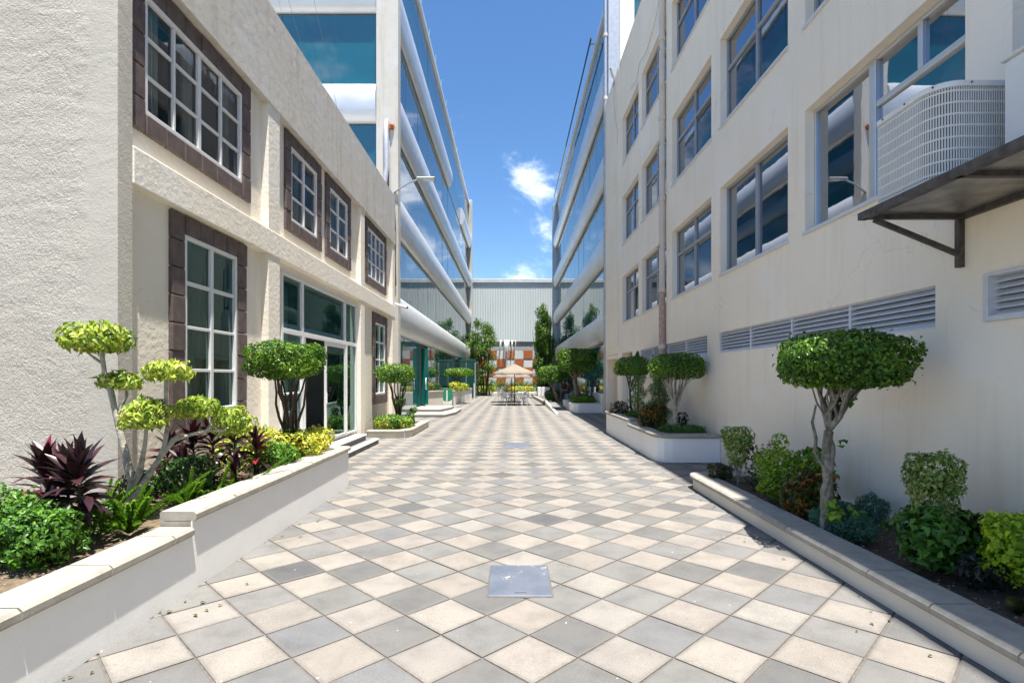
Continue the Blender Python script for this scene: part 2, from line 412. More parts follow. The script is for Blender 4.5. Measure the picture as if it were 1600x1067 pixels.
# ------------------------------------------------------------------ mesh helpers
class MB:
    """Collects geometry and links it as one mesh object."""
    def __init__(s): s.v = []; s.f = []; s.smooth = []
    def add(s, vs, fs, smooth=False):
        o = len(s.v); s.v += [tuple(p) for p in vs]
        s.f += [tuple(i + o for i in f) for f in fs]; s.smooth += [smooth] * len(fs)
        return s
    def box(s, x0, x1, y0, y1, z0, z1, ch=0.0):
        if x0 > x1: x0, x1 = x1, x0
        if y0 > y1: y0, y1 = y1, y0
        if z0 > z1: z0, z1 = z1, z0
        if ch <= 0:
            vs = [(x, y, z) for z in (z0, z1) for y in (y0, y1) for x in (x0, x1)]
            return s.add(vs, [(0, 2, 3, 1), (4, 5, 7, 6), (0, 1, 5, 4), (2, 6, 7, 3), (0, 4, 6, 2), (1, 3, 7, 5)])
        c = min(ch, (x1 - x0) * .45, (y1 - y0) * .45, (z1 - z0) * .45)
        vs = []; idx = {}
        for sx in (0, 1):
            for sy in (0, 1):
                for sz in (0, 1):
                    X, Y, Z = (x0, x1)[sx], (y0, y1)[sy], (z0, z1)[sz]
                    dx, dy, dz = (c, -c)[sx], (c, -c)[sy], (c, -c)[sz]
                    for ax, p in enumerate(((X, Y + dy, Z + dz), (X + dx, Y, Z + dz), (X + dx, Y + dy, Z))):
                        idx[sx, sy, sz, ax] = len(vs); vs.append(p)
        fs = []
        for a in (0, 1):
            fs.append([idx[a, y, z, 0] for y, z in ((0, 0), (1, 0), (1, 1), (0, 1))][::(1 if a else -1)])
            fs.append([idx[x, a, z, 1] for x, z in ((0, 0), (0, 1), (1, 1), (1, 0))][::(1 if a else -1)])
            fs.append([idx[x, y, a, 2] for x, y in ((0, 0), (1, 0), (1, 1), (0, 1))][::(1 if a else -1)])
            for b in (0, 1):
                fs.append([idx[0, a, b, 1], idx[1, a, b, 1], idx[1, a, b, 2], idx[0, a, b, 2]])
                fs.append([idx[a, 0, b, 0], idx[a, 1, b, 0], idx[a, 1, b, 2], idx[a, 0, b, 2]])
                fs.append([idx[a, b, 0, 0], idx[a, b, 1, 0], idx[a, b, 1, 1], idx[a, b, 0, 1]])
                for d in (0, 1):
                    fs.append([idx[a, b, d, 0], idx[a, b, d, 1], idx[a, b, d, 2]])
        return s.add(vs, fs)
    def quad(s, a, b, c, d): return s.add([a, b, c, d], [(0, 1, 2, 3)])
    def tube(s, pts, radii, n=8, cap=True, smooth=True):
        pts = [Vector(p) for p in pts]
        if isinstance(radii, (int, float)): radii = [radii] * len(pts)
        rings = []; up = None
        for i, p in enumerate(pts):
            t = (pts[min(i + 1, len(pts) - 1)] - pts[max(i - 1, 0)]).normalized()
            if up is None:
                up = t.orthogonal().normalized()
            up = (up - t * up.dot(t)).normalized()
            b = t.cross(up)
            rings.append([p + (up * math.cos(2 * math.pi * k / n) + b * math.sin(2 * math.pi * k / n)) * radii[i] for k in range(n)])
        vs = [v for r in rings for v in r]; fs = []
        for i in range(len(pts) - 1):
            for k in range(n):
                fs.append((i * n + k, i * n + (k + 1) % n, (i + 1) * n + (k + 1) % n, (i + 1) * n + k))
        s.add(vs, fs, smooth)
        if cap:
            s.add(rings[0], [tuple(range(n))[::-1]]); s.add(rings[-1], [tuple(range(n))])
        return s
    def prism(s, poly, z0, z1, ch=0.0):
        """poly: xy outline, counter-clockwise; ch chamfers the top edge."""
        n = len(poly)
        if ch:
            ins = inset(poly, ch)
            rings = [[(x, y, z0) for x, y in poly], [(x, y, z1 - ch) for x, y in poly], [(x, y, z1) for x, y in ins]]
        else:
            rings = [[(x, y, z0) for x, y in poly], [(x, y, z1) for x, y in poly]]
        vs = [p for r in rings for p in r]; fs = [tuple(range(n))[::-1], tuple(range((len(rings) - 1) * n, len(rings) * n))]
        for i in range(len(rings) - 1):
            for k in range(n): fs.append((i * n + k, i * n + (k + 1) % n, (i + 1) * n + (k + 1) % n, (i + 1) * n + k))
        return s.add(vs, fs)
    def profile_y(s, prof, y0, y1, smooth=False, caps=True):
        """prof: closed (x, z) outline swept along y"""
        n = len(prof)
        vs = [(x, y0, z) for x, z in prof] + [(x, y1, z) for x, z in prof]
        fs = [(k, (k + 1) % n, n + (k + 1) % n, n + k) for k in range(n)]
        s.add(vs, fs, smooth)
        if caps: s.add(vs, [tuple(range(n))[::-1], tuple(range(n, 2 * n))])
        return s
    def build(s, name, mat, parent=None, **props):
        off = world_loc(parent)
        v = np.array(s.v, dtype=np.float64) - np.array(off)
        me = bpy.data.meshes.new(name)
        me.from_pydata([tuple(p) for p in v], [], s.f)
        if any(s.smooth): me.polygons.foreach_set('use_smooth', s.smooth)
        me.materials.append(M[mat])
        me.update()
        o = bpy.data.objects.new(name, me); COL.objects.link(o)
        if parent is not None: o.parent = parent
        for k, val in props.items(): o[k] = val
        return o
WL = {}
def world_loc(o):
    p = Vector((0, 0, 0))
    while o is not None:
        p += o.location; o = o.parent
    return p
def inset(poly, d):
    out = []; n = len(poly)
    for i in range(n):
        a, b, c = Vector(poly[i - 1]), Vector(poly[i]), Vector(poly[(i + 1) % n])
        e1, e2 = (b - a).normalized(), (c - b).normalized()
        n1, n2 = Vector((-e1.y, e1.x)), Vector((-e2.y, e2.x))
        m = n1 + n2
        out.append(tuple(b + m * (d / max(0.2, 1 + n1.dot(n2)))))
    return out
def thing(name, loc, label, cat, group=None):
    o = bpy.data.objects.new(name, None); COL.objects.link(o)
    o.location = loc; o.empty_display_size = 0.2
    o['label'] = label; o['category'] = cat
    if group: o['group'] = group
    return o
def tag(o, label, cat, group=None):
    o['label'] = label; o['category'] = cat
    if group: o['group'] = group
    return o
def copy_tree(src, parent=None):
    c = src.copy(); COL.objects.link(c)
    c.parent = parent
    for ch in list(src.children): copy_tree(ch, c)
    return c
def share(src, parent, loc, rot=None, scale=None):
    """another piece with the mesh of src, at a place local to its parent"""
    o = bpy.data.objects.new(src.name.split('.')[0], src.data); COL.objects.link(o)
    o.parent = parent; o.location = loc
    if rot is not None: o.rotation_euler = rot
    if scale is not None: o.scale = scale
    return o
def np_mesh(name, mat, verts, faces, parent=None, tint=None, smooth=False, **props):
    """verts (n,3) and faces (m,k) numpy arrays; tint is one value per face"""
    off = np.array(world_loc(parent))
    me = bpy.data.meshes.new(name)
    v = (np.asarray(verts, dtype=np.float32) - off.astype(np.float32)); f = np.asarray(faces, dtype=np.int32)
    me.vertices.add(len(v)); me.vertices.foreach_set('co', v.ravel())
    m, k = f.shape
    me.loops.add(m * k); me.loops.foreach_set('vertex_index', f.ravel())
    me.polygons.add(m)
    me.polygons.foreach_set('loop_start', np.arange(m, dtype=np.int32) * k)
    me.polygons.foreach_set('loop_total', np.full(m, k, dtype=np.int32))
    if smooth: me.polygons.foreach_set('use_smooth', np.ones(m, dtype=bool))
    me.update(calc_edges=True)
    if tint is not None:
        at = me.attributes.new('tint', 'FLOAT', 'FACE'); at.data.foreach_set('value', np.asarray(tint, dtype=np.float32))
    me.materials.append(M[mat])
    o = bpy.data.objects.new(name, me); COL.objects.link(o)
    if parent is not None: o.parent = parent
    for kk, val in props.items(): o[kk] = val
    return o
def wall_with_holes(mb, u0, u1, v0, v1, holes, thick, fn):
    """fn(u, v, d): point at depth d behind the face. holes: (u0, u1, v0, v1)."""
    us = sorted({u0, u1, *[h[0] for h in holes], *[h[1] for h in holes]}); us = [u for u in us if u0 <= u <= u1]
    vs = sorted({v0, v1, *[h[2] for h in holes], *[h[3] for h in holes]}); vs = [v for v in vs if v0 <= v <= v1]
    def solid(i, j):
        if not (0 <= i < len(us) - 1 and 0 <= j < len(vs) - 1): return False
        cu, cv = (us[i] + us[i + 1]) / 2, (vs[j] + vs[j + 1]) / 2
        return not any(h[0] < cu < h[1] and h[2] < cv < h[3] for h in holes)
    for i in range(len(us) - 1):
        for j in range(len(vs) - 1):
            if not solid(i, j): continue
            a, b, c, d = us[i], us[i + 1], vs[j], vs[j + 1]
            mb.quad(fn(a, c, 0), fn(b, c, 0), fn(b, d, 0), fn(a, d, 0))
            mb.quad(fn(a, c, thick), fn(a, d, thick), fn(b, d, thick), fn(b, c, thick))
            if not solid(i - 1, j): mb.quad(fn(a, c, 0), fn(a, d, 0), fn(a, d, thick), fn(a, c, thick))
            if not solid(i + 1, j): mb.quad(fn(b, c, 0), fn(b, c, thick), fn(b, d, thick), fn(b, d, 0))
            if not solid(i, j - 1): mb.quad(fn(a, c, 0), fn(a, c, thick), fn(b, c, thick), fn(b, c, 0))
            if not solid(i, j + 1): mb.quad(fn(a, d, 0), fn(b, d, 0), fn(b, d, thick), fn(a, d, thick))
    return mb
def sbox(mb, side, xf, d0, d1, u0, u1, v0, v1, ch=0.0):
    """box on a wall of constant x: depth d0..d1 behind the face xf; side +1 for the wall on the right (depth grows with x), -1 left"""
    return mb.box(xf + side * d0, xf + side * d1, u0, u1, v0, v1, ch)

# ------------------------------------------------------------------ ground and paving
gb = MB().box(-400, 400, -120, 900, -0.6, -0.03)
gb.build('ground', 'asphalt_ground', kind='structure')
paving = MB().box(-4.4, 4.6, -16, 53.9, -0.3, -0.011).build('paving', 'mortar', kind='structure')
TS = 0.3                        # half diagonal of a paver
def tile_mesh(name, mat, seed):
    rr = random.Random(seed)
    g, c = 0.008, 0.016
    rings = []
    for half, z, rim in ((TS - g, -0.02, 1.0), (TS - g, -0.0045, 1.0), (TS - g - c, 0.0, 0.75), (TS - g - 0.05, 0.0015, 0.0)):
        rings.append([((half + rr.uniform(-.002, .002)) * math.cos(a), (half + rr.uniform(-.002, .002)) * math.sin(a), z, rim) for a in (0, math.pi / 2, math.pi, 3 * math.pi / 2)])
    vs = [p for r in rings for p in r]; fs = []
    for i in range(3):
        for k in range(4): fs.append((i * 4 + k, i * 4 + (k + 1) % 4, (i + 1) * 4 + (k + 1) % 4, (i + 1) * 4 + k))
    fs.append((12, 13, 14, 15))
    me = bpy.data.meshes.new(name); me.from_pydata([p[:3] for p in vs], [], fs)
    a = me.attributes.new('rim', 'FLOAT', 'POINT'); a.data.foreach_set('value', [p[3] for p in vs])
    me.materials.append(M[mat]); me.update()
    return me
TM = {k: [tile_mesh('tile', 'tile_' + k, i * 7 + len(k)) for i in range(3)] for k in ('beige', 'grey', 'dark')}
def in_court(x, y):
    if y < 8.65: return -3.1 < x < 3.2
    if y < 11.1: return -4.3 < x < 4.4
    if y < 17.3: return -4.3 < x < 3.2
    return -4.5 < x < 4.5
cells = []
for m in range(-32, 86):
    for kx in range(-9, 9):
        for kind, ox, oy in (('grey', 0.414, 3.67), ('beige', 0.114, 3.97)):
            x, y = ox + 0.6 * kx, oy + 0.6 * m
            if y < 53.5 and in_court(x, y): cells.append((y, x, kind))
cells.sort()
rt = random.Random(5)
near, far = [], []
for y, x, kind in cells:
    if y < 2.6: far.append((y, x, kind))
    elif len(near) < 296: near.append((y, x, kind))
    else: far.append((y, x, kind))
DARK = ((-1.98, 4.88), (0.42, 6.67), (-1.38, 7.27))
for y, x, kind in near:
    if abs(x - 0.085) < 0.2 and 3.95 < y < 4.35: pass
    dark = any(math.hypot(x - a, y - b) < .3 for a, b in DARK)
    o = bpy.data.objects.new('tile', rt.choice(TM['dark' if dark and kind == 'grey' else kind])); COL.objects.link(o); o.parent = paving
    o.location = (x, y, rt.uniform(-.0025, .0015))
    o.rotation_euler = (rt.uniform(-.004, .004), rt.uniform(-.004, .004), rt.uniform(-.006, .006) + rt.choice((0, 1, 2, 3)) * math.pi / 2)
for kind in ('beige', 'grey'):
    src = TM[kind][0]
    bv = np.array([v.co[:] for v in src.vertices]); bf = np.array([p.vertices[:] for p in src.polygons])
    rim = np.array([d.value for d in src.attributes['rim'].data])
    P = [(x, y) for y, x, k in far if k == kind]
    V = np.concatenate([bv + np.array((x, y, rt.uniform(-.0025, .0015))) for x, y in P])
    F = np.concatenate([bf + i * len(bv) for i in range(len(P))])
    o = np_mesh('tile_field', 'tile_' + kind, V, F, paving, tint=np.repeat(RNG.random(len(P)), len(bf)), kind='stuff')
    a = o.data.attributes.new('rim', 'FLOAT', 'POINT'); a.data.foreach_set('value', np.tile(rim, len(P)).astype(np.float32))

# ------------------------------------------------------------------ left office building
LX, LR = -4.2, -4.33
left = thing('office_building', (-4.2, 12, 0), 'low cream building on the left with brown stone window surrounds', 'building', 'buildings round the courtyard')
lf = lambda u, v, d: (LR - d, u, v)
WIN_L = [  # outer Y0, Y1, z0, z1 of the surround; columns, rows; surround width
    (6.02, 8.83, 4.60, 6.495, 4, 3, 0.27, 0.24), (10.19, 12.12, 4.57, 6.495, 2, 3, 0.27, 0.24), (12.41, 14.32, 4.57, 6.495, 2, 3, 0.27, 0.24), (15.74, 18.37, 4.54, 6.495, 4, 3, 0.27, 0.24),
    (6.77, 8.70, 1.02, 3.885, 2, 4, 0.29, 0.25), (16.6, 18.5, 0.91, 3.80, 2, 4, 0.3, 0.3)]
DOOR = (10.05, 14.93, 0.24, 3.76)
holes = [(a + sw, b - sw, c + sh, d - sh) for a, b, c, d, _, _, sw, sh in WIN_L] + [DOOR]
wall_with_holes(MB(), 5.95, 19.3, 0, 8.0, holes, 0.22, lf).build('wall', 'cream_stucco_left', left)
MB().box(-14, LX - 0.001, 5.73, 5.95, 0, 8.12).build('end_wall', 'swirled_stucco', left)
for a, b in ((9.28, 9.72), (14.95, 15.33), (18.9, 19.3)):
    MB().box(LR, LX, a, b, 0.0, 3.899).box(LR, LX, a, b, 4.321, 6.499).build('pilaster', 'cream_stucco_left', left)
MB().box(LR - .01, LX + 0.012, 5.952, 19.31, 3.90, 4.32, 0.012).build('floor_beam', 'cream_stucco_left', left)
MB().box(LR - .01, LX + 0.022, 5.74, 19.32, 6.50, 7.02, 0.012).box(LR - .01, LX + 0.004, 5.74, 19.31, 7.02, 8.25, 0.012).box(-14, LR - 0.02, 5.735, 5.95, 8.125, 8.25).build('parapet', 'weathered_parapet', left)
MB().box(-14, LR - .23, 5.96, 19.3, 7.85, 8.0).build('roof', 'roof_felt', left)
MB().box(-14, LR - .0, 19.08, 19.3, 0, 8.0).build('rear_wall', 'cream_stucco_left', left)
# rooms behind the windows
MB().box(-8.0, -7.9, 5.96, 19.0, 0, 7.8).box(-7.9, LR - .23, 5.96, 19.0, 3.95, 4.1).box(-7.9, LR - .23, 5.96, 19.0, 0.1, 0.22).box(-7.9, LR - .23, 9.4, 9.5, 0.22, 3.95) \
    .box(-7.9, LR - .23, 9.4, 9.5, 4.1, 7.8).box(-7.9, LR - .23, 15.0, 15.1, 0.22, 3.95).box(-7.9, LR - .23, 12.2, 12.3, 4.1, 7.8).build('room', 'room_paint', left)
def stone_ring(win, u0, u1, v0, v1, sw, sh, seed):
    rr = random.Random(seed)
    def blk(a, b, c, d):
        g = 0.006
        pr = 0.05 + rr.uniform(-.006, .006)
        MB().box(LR - 0.05, LR + pr, a + g, b - g, c + g, d - g, 0.012).build('stone_block', 'brown_stone', win)
    n = max(2, round((v1 - v0) / 0.36)); h = (v1 - v0) / n
    for k in range(n):
        blk(u0, u0 + sw, v0 + k * h, v0 + (k + 1) * h); blk(u1 - sw, u1, v0 + k * h, v0 + (k + 1) * h)
    m = max(2, round((u1 - u0 - 2 * sw) / 0.37)); w = (u1 - u0 - 2 * sw) / m
    for k in range(m):
        blk(u0 + sw + k * w, u0 + sw + (k + 1) * w, v0, v0 + sh); blk(u0 + sw + k * w, u0 + sw + (k + 1) * w, v1 - sh, v1)
def glazing(win, side, xf, dep, us, vs, bw, thick_u=(), mat='window_glass', only=None):
    """panes between the lines us x vs"""
    for i in range(len(us) - 1):
        for j in range(len(vs) - 1):
            if only and not only(i, j): continue
            t = random.uniform(-.004, .004)
            a, b, c, d = us[i] + bw / 2, us[i + 1] - bw / 2, vs[j] + bw / 2, vs[j + 1] - bw / 2
            x = xf + side * (dep + 0.018)
            mb = MB()
            mb.add([(x + t, a, c), (x - t, b, c), (x - t * .5, b, d), (x + t * .5, a, d)], [(0, 1, 2, 3)])
            mb.build('pane', mat, win)
for wi, (a, b, c, d, nc, nr, sw, sh) in enumerate(WIN_L):
    u0, u1, v0, v1 = a + sw, b - sw, c + sh, d - sh
    fr = MB()
    fw, bw = 0.055, 0.04
    for q in ((u0, u0 + fw, v0, v1), (u1 - fw, u1, v0, v1), (u0 + fw, u1 - fw, v0, v0 + fw), (u0 + fw, u1 - fw, v1 - fw, v1)):
        sbox(fr, -1, LR, -0.035, 0.05, *q, 0.006)
    us = [u0 + fw / 2 + (u1 - u0 - fw) * k / nc for k in range(nc + 1)]
    if nr == 4: vs = [v0 + (v1 - v0) * k for k in (0, 0.245, 0.487, 0.735, 1)]
    else: vs = [v0 + fw / 2 + (v1 - v0 - fw) * k / nr for k in range(nr + 1)]
    for k in range(1, nc):
        w = 0.07 if (nc == 4 and k == 2) or nc == 2 else bw
        sbox(fr, -1, LR, -0.02, 0.04, us[k] - w / 2, us[k] + w / 2, v0 + fw, v1 - fw, 0.004)
    for k in range(1, nr):
        w = 0.055 if (nr == 4 and k == 3) else bw
        for i in range(nc):
            e0 = (fw / 2 if i == 0 else 0.036); e1 = (fw / 2 if i == nc - 1 else 0.036)
            sbox(fr, -1, LR, -0.012, 0.035, us[i] + e0, us[i + 1] - e1, vs[k] - w / 2, vs[k] + w / 2, 0.004)
    win = fr.build('window', 'white_frame', left)
    stone_ring(win, a, b, c, d, sw, sh, wi)
    glazing(win, -1, LR, 0.0, us, vs, bw, mat='green_glass' if nr == 4 else 'clear_glass')
    # curtains drawn to one side
    for s0, s1 in (((0.02, 0.17), (0.40, 0.48), (0.84, 0.9)) if nc == 4 else ((0.30, 0.42),)):
        cu = MB(); n = 26; L = u1 - u0
        pts = [(LR - 0.09 - 0.03 * math.sin(i * 1.7), u0 + L * (s0 + (s1 - s0) * i / n)) for i in range(n + 1)]
        for i in range(n):
            cu.add([(pts[i][0], pts[i][1], v0), (pts[i + 1][0], pts[i + 1][1], v0), (pts[i + 1][0], pts[i + 1][1], v1), (pts[i][0], pts[i][1], v1)], [(0, 1, 2, 3)], True)
        cu.build('curtain', 'curtain_pale', win)
# glazed entrance of bay two
fr = MB()
da, db, dc, dd = DOOR
F = lambda *q: sbox(fr, -1, LR, -0.03, 0.06, *q, 0.006)
F(da, da + .07, dc, dd); F(db - .07, db, dc, dd); F(da + .07, db - .07, dd - .06, dd)
F(da + .07, db - .07, 2.60, 2.69)
F(11.02, 11.12, 2.69, dd - .06); F(13.86, 13.94, 2.69, dd - .06)
F(11.02, 11.14, dc, 2.60); F(13.98, 14.06, dc, 2.60)
F(da + .07, 11.02, dc, dc + .07); F(14.06, db - .07, dc, dc + .07)
F(da + .07, 11.02, 1.42, 1.46)
ent = fr.build('entrance', 'white_frame', left)
for q in ((da + .07, 11.02, 2.69, dd - .06), (11.12, 13.86, 2.69, dd - .06), (13.94, db - .07, 2.69, dd - .06), (da + .07, 11.02, dc + .07, 1.42), (da + .07, 11.02, 1.46, 2.60), (14.06, db - .07, dc + .07, 2.60)):
    MB().quad((LR - .02, q[0], q[2]), (LR - .02, q[1], q[2]), (LR - .02, q[1], q[3]), (LR - .02, q[0], q[3])).build('pane', 'green_glass', ent)
for u0, u1, dep, nm in ((12.45, 13.97, 0.0, 'sliding_door'), (11.15, 11.38, 0.05, 'sliding_door')):
    q = MB()
    for r in ((u0, u0 + .08, dc, 2.6), (u1 - .08, u1, dc, 2.6), (u0 + .08, u1 - .08, dc, dc + .1), (u0 + .08, u1 - .08, 2.5, 2.6)):
        sbox(q, -1, LR, dep - .02, dep + .025, *r, 0.005)
    if u1 - u0 > 1:
        q.box(LR + .02, LR + .035, u0 + .02, u0 + .06, 1.15, 1.4)
    q.build(nm, 'white_frame', ent)
MB().quad((LR - .003, 12.53, dc + .1), (LR - .003, 13.89, dc + .1), (LR - .003, 13.89, 2.5), (LR - .003, 12.53, 2.5)).build('pane', 'green_glass', ent)
cu = MB()
for i in range(30):
    y0, y1 = 10.2 + i * .045, 10.2 + (i + 1) * .045
    x0, x1 = LR - .5 - .03 * math.sin(i * 1.9), LR - .5 - .03 * math.sin((i + 1) * 1.9)
    cu.add([(x0, y0, .25), (x1, y1, .25), (x1, y1, 3.7), (x0, y0, 3.7)], [(0, 1, 2, 3)], True)
cu.build('curtain', 'curtain_pale', ent)
MB().box(LR - 1.1, LR - .3, 12.02, 12.08, .23, 2.58).build('partition', 'curtain_pale', ent)
# entrance steps
st = thing('entrance_steps', (-3.9, 12.5, 0), 'two low grey steps with white edges under the glazed sliding door', 'steps')
MB().prism([(LX, 8.7), (-3.55, 8.7), (-3.55, 14.3), (-3.75, 14.75), (LX, 14.75)], -0.02, 0.105).build('step', 'step_dark', st)
MB().prism([(LX, 8.75), (-3.86, 8.75), (-3.86, 14.2), (LX, 14.5)], 0.105, 0.225).build('step', 'step_dark', st)
MB().box(-3.70, -3.53, 8.7, 14.32, 0.108, 0.135, 0.01).build('step_edge', 'kerb_white', st)
MB().box(-4.14, -3.84, 8.75, 14.22, 0.228, 0.262, 0.01).build('step_edge', 'kerb_white', st)

# ------------------------------------------------------------------ right office building
RX = 4.3
right = thing('office_building', (RX, 10, 0), 'tall cream building on the right with four rows of grey window openings', 'building', 'buildings round the courtyard')
rf = lambda u, v, d: (RX + d, u, v)
BAYS = [(-1.44, 1.35), (1.83, 4.62), (5.10, 7.89), (8.38, 11.10), (11.60, 14.45), (14.98, 17.80), (18.28, 20.90)]
ROWS = [(3.88, 5.66), (6.90, 8.72), (9.99, 11.80)]
holes = [(a, b, c, d) for a, b in BAYS for c, d in ROWS]
LOUV = [(-1.0, 4.88), (5.46, 11.2), (11.84, 18.06)]
holes += [(a, b, 2.255, 2.685) for a, b in LOUV]
holes += [(19.2, 21.0, 0.0, 2.7), (21.9, 24.3, 0.0, 2.72)]
wall_with_holes(MB(), -8, 24.6, 0, 14.3, holes, 0.32, rf).build('wall', 'cream_stucco_right', right)
MB().box(RX + .33, 13, -8, 24.6, 14.0, 14.28).build('roof', 'roof_felt', right)
MB().box(RX + .33, 13, 24.35, 24.6, 0, 14.0).build('end_wall', 'cream_stucco_right', right)
MB().box(RX + .33, 13, -8, -7.75, 0, 14.0).build('end_wall', 'cream_stucco_right', right)
MB().box(RX + .02, 9, -8, 3.6, 14.31, 16.1).build('added_shade_block', 'cream_stucco_right', right)  # guessed roof block out of view, added to cast shade on the near coping
rooms = MB().box(7.5, 7.6, -7.7, 24.3, 0, 14.0)
for z in (3.0, 6.2, 9.3, 12.6): rooms.box(RX + .33, 7.5, -7.7, 24.3, z, z + .15)
for y in (4.86, 11.35, 17.95):
    for z0, z1 in ((3.15, 6.2), (6.35, 9.3), (9.45, 12.6)): rooms.box(RX + .33, 7.5, y, y + .1, z0, z1)
rooms.build('room', 'room_paint', right)
# raised panels at the far end of the wall and hairline ledges
pn = MB()
for z0, z1 in ((3.05, 6.1), (6.16, 9.4), (9.46, 14.25)): pn.box(RX - .025, RX, 21.6, 24.55, z0, z1)
pn.build('wall_panel', 'cream_stucco_right', right)
MB().box(RX, RX + 1.0, 21.95, 24.25, 2.55, 2.7).build('soffit', 'cream_stucco_right', right)
MB().box(RX + 1.0, RX + 1.1, 19.0, 24.3, 0, 2.72).box(RX + .33, RX + 1.0, 21.2, 21.8, 0, 2.7).build('porch_wall', 'cream_stucco_right', right)
MB().box(RX + .2, RX + .26, 19.9, 20.85, 0.05, 2.3, .01).build('door', 'panel_white', right)
dep = 0.16
for bi, (a, b) in enumerate(BAYS):
    for ri, (c, d) in enumerate(ROWS):
        if bi < 1 and ri > 1: continue
        fr = MB()
        fw = 0.05
        for q in ((a, a + fw, c, d), (b - fw, b, c, d), (a + fw, b - fw, c, c + fw), (a + fw, b - fw, d - fw, d)):
            sbox(fr, 1, RX, dep - .03, dep + .04, *q, .005)
        tr = c + (d - c) * 0.64
        mu = (a + b) / 2
        plain2 = (bi == 3 and ri == 0)
        if bi == 2 and ri == 0:
            mu = 6.60
            us = [a + .02, mu, b - .02]
            sbox(fr, 1, RX, dep - .04, dep + .04, mu - .06, mu + .06, c + fw, d - fw, .005)
            sbox(fr, 1, RX, dep - .03, dep + .04, a + fw, mu - .06, tr + .02, tr + .09, .005)
            sbox(fr, 1, RX, dep - .035, dep + .04, 5.80, 5.87, tr + .09, d - fw, .005)
            panes = [(mu, b, c, d), (a, mu, c, tr + .05), (a, 5.83, tr + .05, d), (5.83, mu, tr + .05, d)]
        elif plain2:
            sbox(fr, 1, RX, dep - .03, dep + .04, mu - .05, mu + .05, c + fw, d - fw, .005)
            panes = [(a, mu, c, d), (mu, b, c, d)]
        else:
            sbox(fr, 1, RX, dep - .03, dep + .04, mu - .035, mu + .035, c + fw, d - fw, .005)
            for e0, e1 in ((a + fw, mu - .035), (mu + .035, b - fw)): sbox(fr, 1, RX, dep - .03, dep + .04, e0, e1, tr - .035, tr + .035, .005)
            panes = [(a, mu, c, tr), (mu, b, c, tr), (a, mu, tr, d), (mu, b, tr, d)]
        win = fr.build('window', 'grey_frame' if not (bi == 2 and ri == 0) else 'aluminium', right)
        for q in panes:
            t = random.uniform(-.003, .003); x = RX + dep + .01
            MB().add([(x + t, q[0] + .03, q[2] + .03), (x - t, q[1] - .03, q[2] + .03), (x - t, q[1] - .03, q[3] - .03), (x + t, q[0] + .03, q[3] - .03)], [(0, 1, 2, 3)]).build('pane', 'window_glass', win)
        sl = MB(); sbox(sl, 1, RX, -0.035, dep - .035, a - .03, b + .03, c - .045, c + .004, .006)
        sl.build('sill', 'louvre_grey', win)
        # blinds
        if ri == 0 and bi in (2, 3):
            cu = MB(); n = 60
            for i in range(n):
                y0 = a + .05 + (b - a - .1) * i / n; y1 = y0 + (b - a - .1) / n * .96
                x0 = RX + .38; x1 = x0 + .03 * (1 if i % 2 else -1)
                cu.quad((x0, y0, c + .02), (x1, y1, c + .02), (x1, y1, d), (x0, y0, d))
            cu.build('blind', 'curtain_teal', win)
        elif (bi * 3 + ri) % 4 != 3:
            s0, s1 = ((0.62, 0.98), (0.05, 0.4), (0.55, 0.75))[(bi + ri) % 3]
            cu = MB(); n = 22
            for i in range(n):
                y0 = a + (b - a) * (s0 + (s1 - s0) * i / n); y1 = a + (b - a) * (s0 + (s1 - s0) * (i + 1) / n)
                x0, x1 = RX + .45 + .03 * math.sin(i * 1.8), RX + .45 + .03 * math.sin((i + 1) * 1.8)
                cu.add([(x0, y0, c - .1), (x1, y1, c - .1), (x1, y1, d + .1), (x0, y0, d + .1)], [(0, 1, 2, 3)], True)
            cu.build('curtain', 'curtain_pale', win)
# ventilation louvres
for li, (a, b) in enumerate(LOUV):
    fr = MB(); c, d = 2.255, 2.685
    pr = -0.03 if li == 0 else 0.02
    fw = 0.05 if li == 0 else 0.03
    n = max(3, round((b - a) / 1.44))
    ul = [a + (b - a) * k / n for k in range(n + 1)]
    for q in ((a, a + fw, c, d), (b - fw, b, c, d), (a + fw, b - fw, c, c + fw), (a + fw, b - fw, d - fw * .6, d)):
        sbox(fr, 1, RX, pr, 0.12, *q, .004)
    for k in range(1, n): sbox(fr, 1, RX, pr + .01, 0.12, ul[k] - .022, ul[k] + .022, c + fw, d - fw * .6, .004)
    lv = fr.build('louvre', 'louvre_grey', right)
    MB().box(RX + .2, RX + .22, a, b, c - .05, d + .05).build('backing', 'dark_interior', lv)
    ns = 6
    for k in range(n):
        for s in range(ns):
            z = c + fw + (d - c - 1.6 * fw) * (s + .5) / ns
            e0, e1 = ul[k] + (fw if k == 0 else .023), ul[k + 1] - (fw if k == n - 1 else .023)
            # slats pitch outwards and down
            mb = MB(); x0, x1 = RX + .03, RX + .095; h = .028
            mb.add([(x0, e0, z - h), (x0, e1, z - h), (x1, e1, z + h), (x1, e0, z + h),
                    (x0 + .006, e0, z - h + .014), (x0 + .006, e1, z - h + .014), (x1, e1, z + h + .008), (x1, e0, z + h + .008)],
                   [(0, 3, 2, 1), (4, 5, 6, 7), (0, 1, 5, 4), (3, 7, 6, 2), (0, 4, 7, 3), (1, 2, 6, 5)])
            mb.build('slat', 'louvre_grey', lv)
